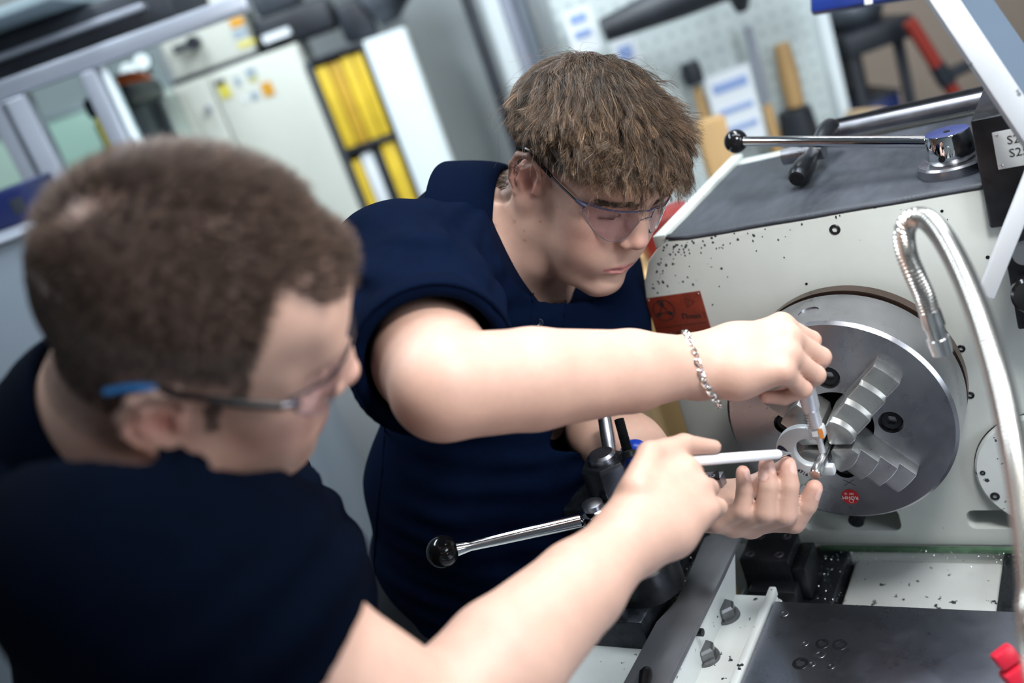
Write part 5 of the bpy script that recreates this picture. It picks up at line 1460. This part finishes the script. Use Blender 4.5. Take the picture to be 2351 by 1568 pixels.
# ================================================================== the man in front pointing with a pen
H1 = Pose([-0.241, -0.545, 1.526], [0.649, 0.556, -0.519], [0.365, -0.826, -0.429], [0.668, -0.088, 0.739])
NB1 = H1.w(-4.5, 0, -13.5)
SR1 = P(330, 1270, .655); ER1 = P(985, 1685, .715); WR1 = P(1452, 1228, .875)
SL1 = P(520, 1120, 1.0); EL1 = P(560, 1500, 1.05); WL1 = P(600, 1760, 1.05)
CH1 = np.array([-.396, -.54, 1.264]); BE1 = np.array([-.49, -.565, 1.075]); PE1 = np.array([-.52, -.56, .90])
f1 = Field()
head(f1, H1, 1.05, 1.25)
f1.ell(H1.w(3.5, 0, -8.0), (.05, .056, .04), H1.A, .03)
f1.chain([H1.w(-2.2, 0, -3.5), H1.w(-3.0, 0, -8.0), NB1], [.064, .066, .074], .03)
f1.chain([NB1, CH1, BE1, PE1], [.06, .07, .08, .08], .03)
f1.rc(NB1 - np.array([0, 0, .03]), SR1, .035, .04, .03); f1.rc(NB1 - np.array([0, 0, .03]), SL1, .035, .04, .03)
arm(f1, SR1, ER1, WR1, [.045, .047, .044, .045, .035, .0265])
arm(f1, SL1, EL1, WL1, [.045, .045, .043, .043, .034, .026])
R1D, R1T, R1N = np.array([0.301, 0.952, 0.061]), np.array([-0.714, 0.182, 0.675]), np.array([0.632, -0.246, 0.735])
JR1 = hand(f1, WR1, R1D, R1T, R1N, flex=[(48, 62, 25), (50, 72, 30), (46, 82, 35), (42, 88, 40)],
           thumb=[P(1462, 1120, .885), P(1492, 1043, .915), P(1570, 1020, .945), P(1640, 1026, .962)], s=1.0, fat=1.14)
tl1 = lambda d, t, n_: WL1 + (np.array([.3, -.5, -.8]) * d + np.array([.5, .8, -.3]) * t + np.array([-.8, .3, -.5]) * n_) * .01
hand(f1, WL1, unit([.3, -.5, -.8]), unit(np.cross([-.8, .3, -.5], [.3, -.5, -.8]) * -1), unit([-.8, .3, -.5]), flex=[(20, 20, 10)] * 4,
     thumb=None)
def hair1(f, ar, u, r):
    side = sstep(1.4, 2.8, u) * sstep(4.9, 3.7, f - .12 * np.maximum(u - 5, 0))
    top = sstep(7.9, 8.8, u) * sstep(4.4, 3.4, ar)
    back = (f < -2.5) * sstep(-5.5, -3.2, u)
    burn = sstep(-2.4, -1.0, u) * (np.abs(f - 2.0) < .8) * (u < 3) * (ar > 4) * .4
    return np.clip(np.maximum(np.maximum(np.maximum(side, top), back), burn), 0, 1)
v1, q1 = f1.mesh((-.74, -.86, .76), (.04, -.16, 1.72), .0026)
v1 = relax(v1, q1, 2, .5)
man1 = empty('person', (-0.52, -0.56, 0.0), 'man with short cropped hair in a dark polo shirt pointing with a white pen', 'person')
def ex1(v, c, mixc):
    for pts in JR1:
        for q in (0, 1): mixc(.2 * np.exp(-((v - pts[q]) ** 2).sum(1) / (.010 ** 2)), (.66, .30, .25))
me = np_mesh('body', v1, q1); vcol(me, skin_tint(v1, [(H1, dict(hair=hair1, stubble=.10, under=.62, scalp=(.19, .125, .105)))], ex1))
link('body', me, SKIN, man1)

s1 = Field()
s1.ell(CH1 + np.array([-.01, .0, .01]), (.12, .14, .14), None, .0)
s1.chain([CH1, BE1, PE1], [.13, .145, .15], .06)
s1.rc(CH1, NB1 + np.array([-.01, 0, -.03]), .12, .092, .06)
s1.rc(NB1, SR1, .08, .088, .05); s1.rc(NB1, SL1, .075, .072, .05)
HEM1 = SR1 * .46 + ER1 * .54; HEML1 = SL1 * .35 + EL1 * .65
a1 = unit(ER1 - SR1)
s1.chain([SR1, SR1 * .5 + HEM1 * .5, HEM1 + a1 * .03], [.09, .085, .076], .04)
s1.chain([SL1, SL1 * .5 + HEML1 * .5, HEML1 + unit(EL1 - SL1) * .03], [.072, .072, .07], .04)
def folds1(p):
    al = (p - SR1) @ a1
    w = np.exp(-((al - .12) / .08) ** 2)
    o = .003 * w * np.sin(p @ cdir(.5, .9, .3) * 160 + 2 * vnoise(p, 6, 8))
    o += .005 * np.exp(-(((p - SR1 * .4 - CH1 * .6) ** 2).sum(1)) / .14 ** 2) * np.sin(p @ cdir(.3, .7, .9) * 90 + 2.5 * vnoise(p, 5, 2))
    return o
s1.add(folds1, 0, 'd')
for hem, a, ra in ((HEM1, a1, .0625), (HEML1, unit(EL1 - SL1), .061)):
    def slab(p, cut=hem, a=a):
        q = p - cut; al = q @ a; rr = np.sqrt(np.maximum((q * q).sum(1) - al * al, 0))
        return np.maximum(np.maximum(-al, rr - .12), al - .10)
    s1.add(slab, .004, 's')
    s1.rc(hem - a * .055, hem + a * .05, ra * .97, ra, .006, 's')
NUP1 = unit(H1.w(-2.8, 0, -6) - NB1)
s1.rc(NB1 - NUP1 * .01, NB1 + NUP1 * .15, .072, .082, .006, 's')
neckcut(s1, NB1, NUP1, .035)
vs, qs = s1.mesh((-.80, -.90, .72), (.04, -.12, 1.60), .005)
vs = relax(vs, qs, 1, .5)
shirt1 = link('polo_shirt', np_mesh('polo_shirt', vs, qs), BLACK_COTTON, man1)
collar(H1, NB1, NUP1, np.array([.8, .3, -.3]), .074, BLACK_COTTON, shirt1, rise=.04, fall=.05)
rs = np.random.RandomState(9)
def mask1(c):
    f, r, u = H1.l(c).T
    return (hair1(f, np.abs(r), u, r) > .3) & (np.linalg.norm(H1.l(c), axis=1) < 16) & (np.abs(r) < 8.6) & ~((np.abs(r) > 7.2) & (u < 3.7) & (f > -3.4))
n1_ = 26000
sp, sn = sample_faces(v1, q1, mask1, n1_, rs)
sl = H1.l(sp)
wh = np.exp(-(((sl[:, 0] + 7.0) / 2.6) ** 2 + ((sl[:, 1] - 1.4) / 1.1) ** 2)) * (sl[:, 2] > 4)
keep = rs.rand(n1_) > .85 * wh
sp, sn, sl = sp[keep], sn[keep], sl[keep]; n1_ = len(sp)
ln = np.where(sl[:, 0] > 5, .75, 1) * np.clip(.32 + .20 * np.maximum(sl[:, 2] - 4.5, 0) + .03 * np.maximum(sl[:, 0], 0), .3, 1.9) * rs.uniform(.75, 1.2, n1_)
def flow1(p):
    f, r, u = p.T
    w = sstep(5, 9, u)
    df, dr = f + 7.0, r - 1.4; dn = np.sqrt(df * df + dr * dr) + .5
    d = np.stack([w * df / dn + (1 - w) * .5, w * dr / dn * .7 + .06 * r, w * .45 - (1 - w) * .8], 1)
    return d / np.linalg.norm(d, axis=1)[:, None]
CR1 = (np.array([-.4, 0, 4.4]), np.array([9.8, 7.9, 8.4]))
S1 = hair_flow(H1, sp, sn, ln, np.clip(ln * .45, .1, 1.0), 6, rs, flow1, rs.uniform(.15, .5, n1_), np.zeros(3), CR1, 1.0)
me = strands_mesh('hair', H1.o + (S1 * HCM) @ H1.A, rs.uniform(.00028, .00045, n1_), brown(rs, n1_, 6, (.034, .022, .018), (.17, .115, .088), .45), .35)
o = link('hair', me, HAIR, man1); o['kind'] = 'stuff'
legs(man1, PE1, unit(np.array([.85, .5, 0])), .12, TROUSER)
# ------------------------------------------------------------------ hand tools and worn things
MY = -.066
mc = empty('micrometer', (0, MY, 1.13), 'grey outside micrometer with a C frame measuring the turned shaft', 'micrometer')
FR = mat('hammer_grey_enamel', (.52, .55, .57), .38, .2, bump=.12, bscale=900)
SAT = mat('satin_chrome', (.74, .75, .78), .42, .75)
# C frame: thick arc in the plane across the spindle
def arcf(name, cx, cz, ro, ri, a0, a1, th, m, parent, n=44, y=MY):
    k = B(); bm = k.bm; R_ = []
    for i in range(n + 1):
        f = i / n; t = math.radians(a0 + (a1 - a0) * f)
        o_, i_ = (ro(f), ri(f))
        row = []
        for rr, yy in ((o_, -th), (i_, -th), (i_, th), (o_, th)):
            row.append(bm.verts.new((cx + rr * math.cos(t), y + yy, cz + rr * math.sin(t))))
        R_.append(row)
    for i in range(n):
        for j in range(4): bm.faces.new((R_[i][j], R_[i + 1][j], R_[i + 1][(j + 1) % 4], R_[i][(j + 1) % 4]))
    bm.faces.new(R_[0]); bm.faces.new(R_[-1][::-1])
    return k.done(name, m, parent, 40, bev=.0012)
fcx, fcz = -.0150, 1.1265
fr_ = arcf('frame', fcx, fcz, lambda f: .0335 - .004 * abs(f - .5) * 2, lambda f: .0150 + .002 * math.cos(f * 6.283), 58, 296, .0048, FR, mc)
k = B(); k.box((-.0085, MY - .0058, 1.1425), (.0085, MY + .0058, 1.1575), .003); k.done('thimble_boss', FR, fr_)
k = B(); k.box((-.0065, MY - .0052, 1.0965), (.0085, MY + .0052, 1.1085), .0028); k.done('anvil_boss', FR, fr_)
k = B(); k.cyl((0, MY, 1.106), (0, MY, 1.1163), .0030, n=24); k.done('anvil', SAT, mc)
k = B(); k.cyl((0, MY, 1.1238), (0, MY, 1.15), .0032, n=24); k.done('spindle', SAT, mc)
k = B(); k.loft([((0, MY, 1.156), .0072), ((0, MY, 1.181), .0072)], 32); k.done('sleeve', SAT, mc)
k = B(); k.loft([((0, MY, 1.175), .0077), ((0, MY, 1.179), .0092), ((0, MY, 1.205), .0094), ((0, MY, 1.2055), .0104), ((0, MY, 1.226), .0104), ((0, MY, 1.228), .009)], 48); k.done('thimble', SAT, mc)
k = B(); k.loft([((0, MY, 1.226), .0075), ((0, MY, 1.250), .0078), ((0, MY, 1.252), .006)], 40); k.done('ratchet', SAT, mc)
for i in range(9):
    k = B(); z = 1.158 + i * .0019; k.box((-.0072 if i % 5 else -.009, -.0002, 0), (-.003, .0002, .0002)); k.bm.transform(frame((0, MY - .0072, z), (1, 0, 0), (0, 0, 1), (0, -1, 0))); k.done('scale_mark', INK, mc)
# oval maker badge and lettering on the frame
NB_ = mat('navy_badge', (.008, .015, .04), .3)
k = B(); k.ball((0, 0, 0), (.0125, .0055, .0004), 28, None); k.bm.transform(frame((-.0392, MY - .0050, 1.1255), (math.cos(1.9), 0, math.sin(1.9)), (-math.sin(1.9), 0, math.cos(1.9)), (0, -1, 0))); bdg = k.done('badge', NB_, fr_)
WP = mat('white_print', (.8, .8, .8), .5)
ring2d('badge_print', -.0405, 1.1288, .0026, .0006, bdg, WP, MY - .0056, 20); ring2d('badge_print', -.0405, 1.1288, .0012, .0005, bdg, WP, MY - .0056, 16)
k = B(); k.box((-.0395, MY - .0056, 1.1185), (-.0365, MY - .0055, 1.1205)); k.done('badge_print', WP, bdg, 0)
text('print', 'QS 4716', .0062, frame((-.0290, MY - .0051, 1.1052), (math.cos(-.62), 0, math.sin(-.62)), (-math.sin(-.62), 0, math.cos(-.62)), (0, -1, 0)), INK, fr_)
k = B(); k.box((-.004, MY - .0062, 1.1465), (.002, MY - .0059, 1.1525)); k.done('boss_sticker', LABELW, fr_); 
k = B(); k.box((.0030, MY - .0062, 1.1440), (.0078, MY - .0059, 1.1555)); k.done('orange_sticker', mat('orange_sticker', (.8, .28, .06), .4), fr_)

# pen
pn = empty('pen', P(1700, 1052, .985), 'white plastic ballpoint pen held by the man in front', 'pen')
pt, pe = P(1818, 1040, 1.012), P(1560, 1061, .942)
pd = unit(pe - pt)
k = B(); k.loft([(pt + pd * .017, .0042), (pt + pd * .020, .0050), (pt + pd * .05, .0053), (pt + pd * .135, .0050), (pt + pd * .138, .0044)], 28); barrel = k.done('barrel', mat('white_gloss_plastic', (.82, .82, .84), .2), pn)
k = B(); k.loft([(pt, .0006), (pt + pd * .004, .0012), (pt + pd * .016, .0037), (pt + pd * .0175, .0041)], 24); k.done('metal_tip', CHROME, pn)

# bracelet on the wrist of the man at the chuck
br = empty('bracelet', WR2, 'silver curb chain bracelet round the wrist near the red plate', 'bracelet')
ax = unit(RH2['D']) * .97 + unit(RH2['T']) * .10
ax = unit(ax); u = unit(RH2['N'] - ax * (RH2['N'] @ ax)); w_ = np.cross(ax, u)
SILV = mat('silver', (.86, .85, .82), .18, 1.0)
nl = 50
def bpath(t):
    dr = u * math.cos(t) + w_ * math.sin(t); c0 = WR2 - ax * .006
    rr_ = np.arange(.012, .06, .0008); e_ = f2.ev(c0 + dr * rr_[:, None])     # walk outwards to the skin of the wrist
    r_ = rr_[int(np.argmax(e_ > .0012))]
    return c0 + dr * (r_ + .009 * max(0, -dr[2]) ** 1.5) + ax * .010 * max(0, -dr[2])
for i in range(nl):
    t = 2 * math.pi * i / nl; p = bpath(t); q = bpath(t + .05); d = unit(q - p); rdir = unit(p - WR2 - ax * ((p - WR2) @ ax)); s_ = np.cross(d, rdir)
    tw_ = .5 if i % 2 else -.5
    a1_ = s_ * math.cos(tw_) + rdir * math.sin(tw_)
    k = B(); k.tube([p + (d * math.cos(x) * .0034 + a1_ * math.sin(x) * .0030) for x in np.linspace(0, 6.283, 11)], .00085, 5, cap=False); k.done('link', SILV, br)

# safety glasses
LENS = mat('clear_lens', (.94, .93, 1.0), .03, 0, trans=1.0, ior=1.12)
def glasses(H, label, temple_col, tip_col, brow_col, wide=1.0, trad=.0012):
    g = empty('safety_glasses', H.w(9, 0, 1), label, 'glasses')
    W = lambda f, r, u_: H.w(f, r * wide, u_)
    def lens(sg):
        # curved shield, rows top to bottom, columns from nose to temple
        rows, cols = 9, 16; V = []; Fq = []
        for j in range(rows + 1):
            v_ = j / rows
            for i in range(cols + 1):
                t = i / cols
                r = .75 + t * 5.75
                f = 10.75 - .062 * r * r - .0007 * r ** 4 + .25 * v_ * 0
                top = 2.75 - .05 * r
                depth = 4.2 * (math.sin(math.pi * min(1, (t * .86 + .16))) ** .55)
                if t < .14: depth *= .55 + t * 3.2
                u_ = top - depth * v_
                f2_ = f - .10 * (v_ * depth) * .35
                V.append(W(f2_, r * sg, u_))
        for j in range(rows):
            for i in range(cols):
                a = j * (cols + 1) + i; q = (a, a + 1, a + cols + 2, a + cols + 1); Fq.append(q if sg > 0 else q[::-1])
        o = link('lens', np_mesh('lens', V, np.array(Fq)), LENS, g)
        md = o.modifiers.new('thickness', 'SOLIDIFY'); md.thickness = .0014; md.offset = 0
        # rim edge
        bot = [V[rows * (cols + 1) + i] for i in range(cols + 1)]; out = [V[j * (cols + 1) + cols] for j in range(rows + 1)]
        k = B(); k.tube(bot + out[::-1], .0006, 6); k.done('lens_edge', mat('lens_edge', (.75, .76, .85), .1, 0, trans=.6, ior=1.3), o)
        return [V[i] for i in range(cols + 1)]
    tops = {sg: lens(sg) for sg in (1, -1)}
    mid = [W(10.78, 0, 2.55)]
    k = B(); k.tube([*tops[1][::-1], *mid, *tops[-1]], .0011, 8); k.done('brow_bar', mat(brow_col[0], brow_col[1], .25, .5), g)
    k = B(); k.tube([W(10.3, .85, 1.0), W(10.75, .35, 1.5), W(10.85, 0, 1.65), W(10.75, -.35, 1.5), W(10.3, -.85, 1.0)], .0010, 8); k.done('nose_bridge', CHROME, g)
    for sg in (1, -1):
        k = B(); k.ball(W(9.75, 1.45 * sg, .1), np.array([.5, .22, .85]) * .01, 12, Matrix([list(x) for x in H.A.T])); k.done('nose_pad', LENS, g)
        k = B(); k.tube([W(7.75, 6.55 * sg, 2.45), W(7.3, 6.85 * sg, 2.5), W(6.6, 7.2 * sg, 2.6)], [.0022, .0026, .0018], 10); k.ball(W(7.55, 6.62 * sg, 1.75), .0014, 10); k.tube([W(7.55, 6.62 * sg, 1.75), W(7.55, 6.66 * sg, 2.4)], .0011, 8); k.done('hinge', mat(brow_col[0], brow_col[1], .25, .5), g)
        k = B(); k.tube([W(6.6, 7.2 * sg, 2.6), W(4.5, 7.55 * sg, 2.8), W(2.2, 7.8 * sg, 3.05)], trad, 8); k.done('temple', temple_col, g)
        k = B(); k.tube([W(2.6, 7.75 * sg, 3.0), W(.6, 7.95 * sg, 3.35), W(-.9, 8.05 * sg, 3.72)], [.0020, .0026, .0027], 10); k.done('temple_sleeve', BLACKP, g)
        k = B(); k.tube([W(-.88, 8.05 * sg, 3.72), W(-1.6, 8.04 * sg, 3.7), W(-2.6, 8.0 * sg, 3.4), W(-3.9, 7.9 * sg, 2.6)], [.0027, .0028, .0028, .0024], 10); k.done('temple_tip', tip_col, g)
    return g
g2 = glasses(H2, 'clear safety glasses on the young man bent over the chuck', CHROME, BLACKP, ('violet_grey_metal', (.14, .14, .24)))
g1 = glasses(H1, 'clear safety glasses with blue tipped temples on the man in front', BLACKP, mat('blue_temple_tip', (.03, .16, .40), .4), ('dark_frame', (.02, .02, .03)), 1.07, .0030)
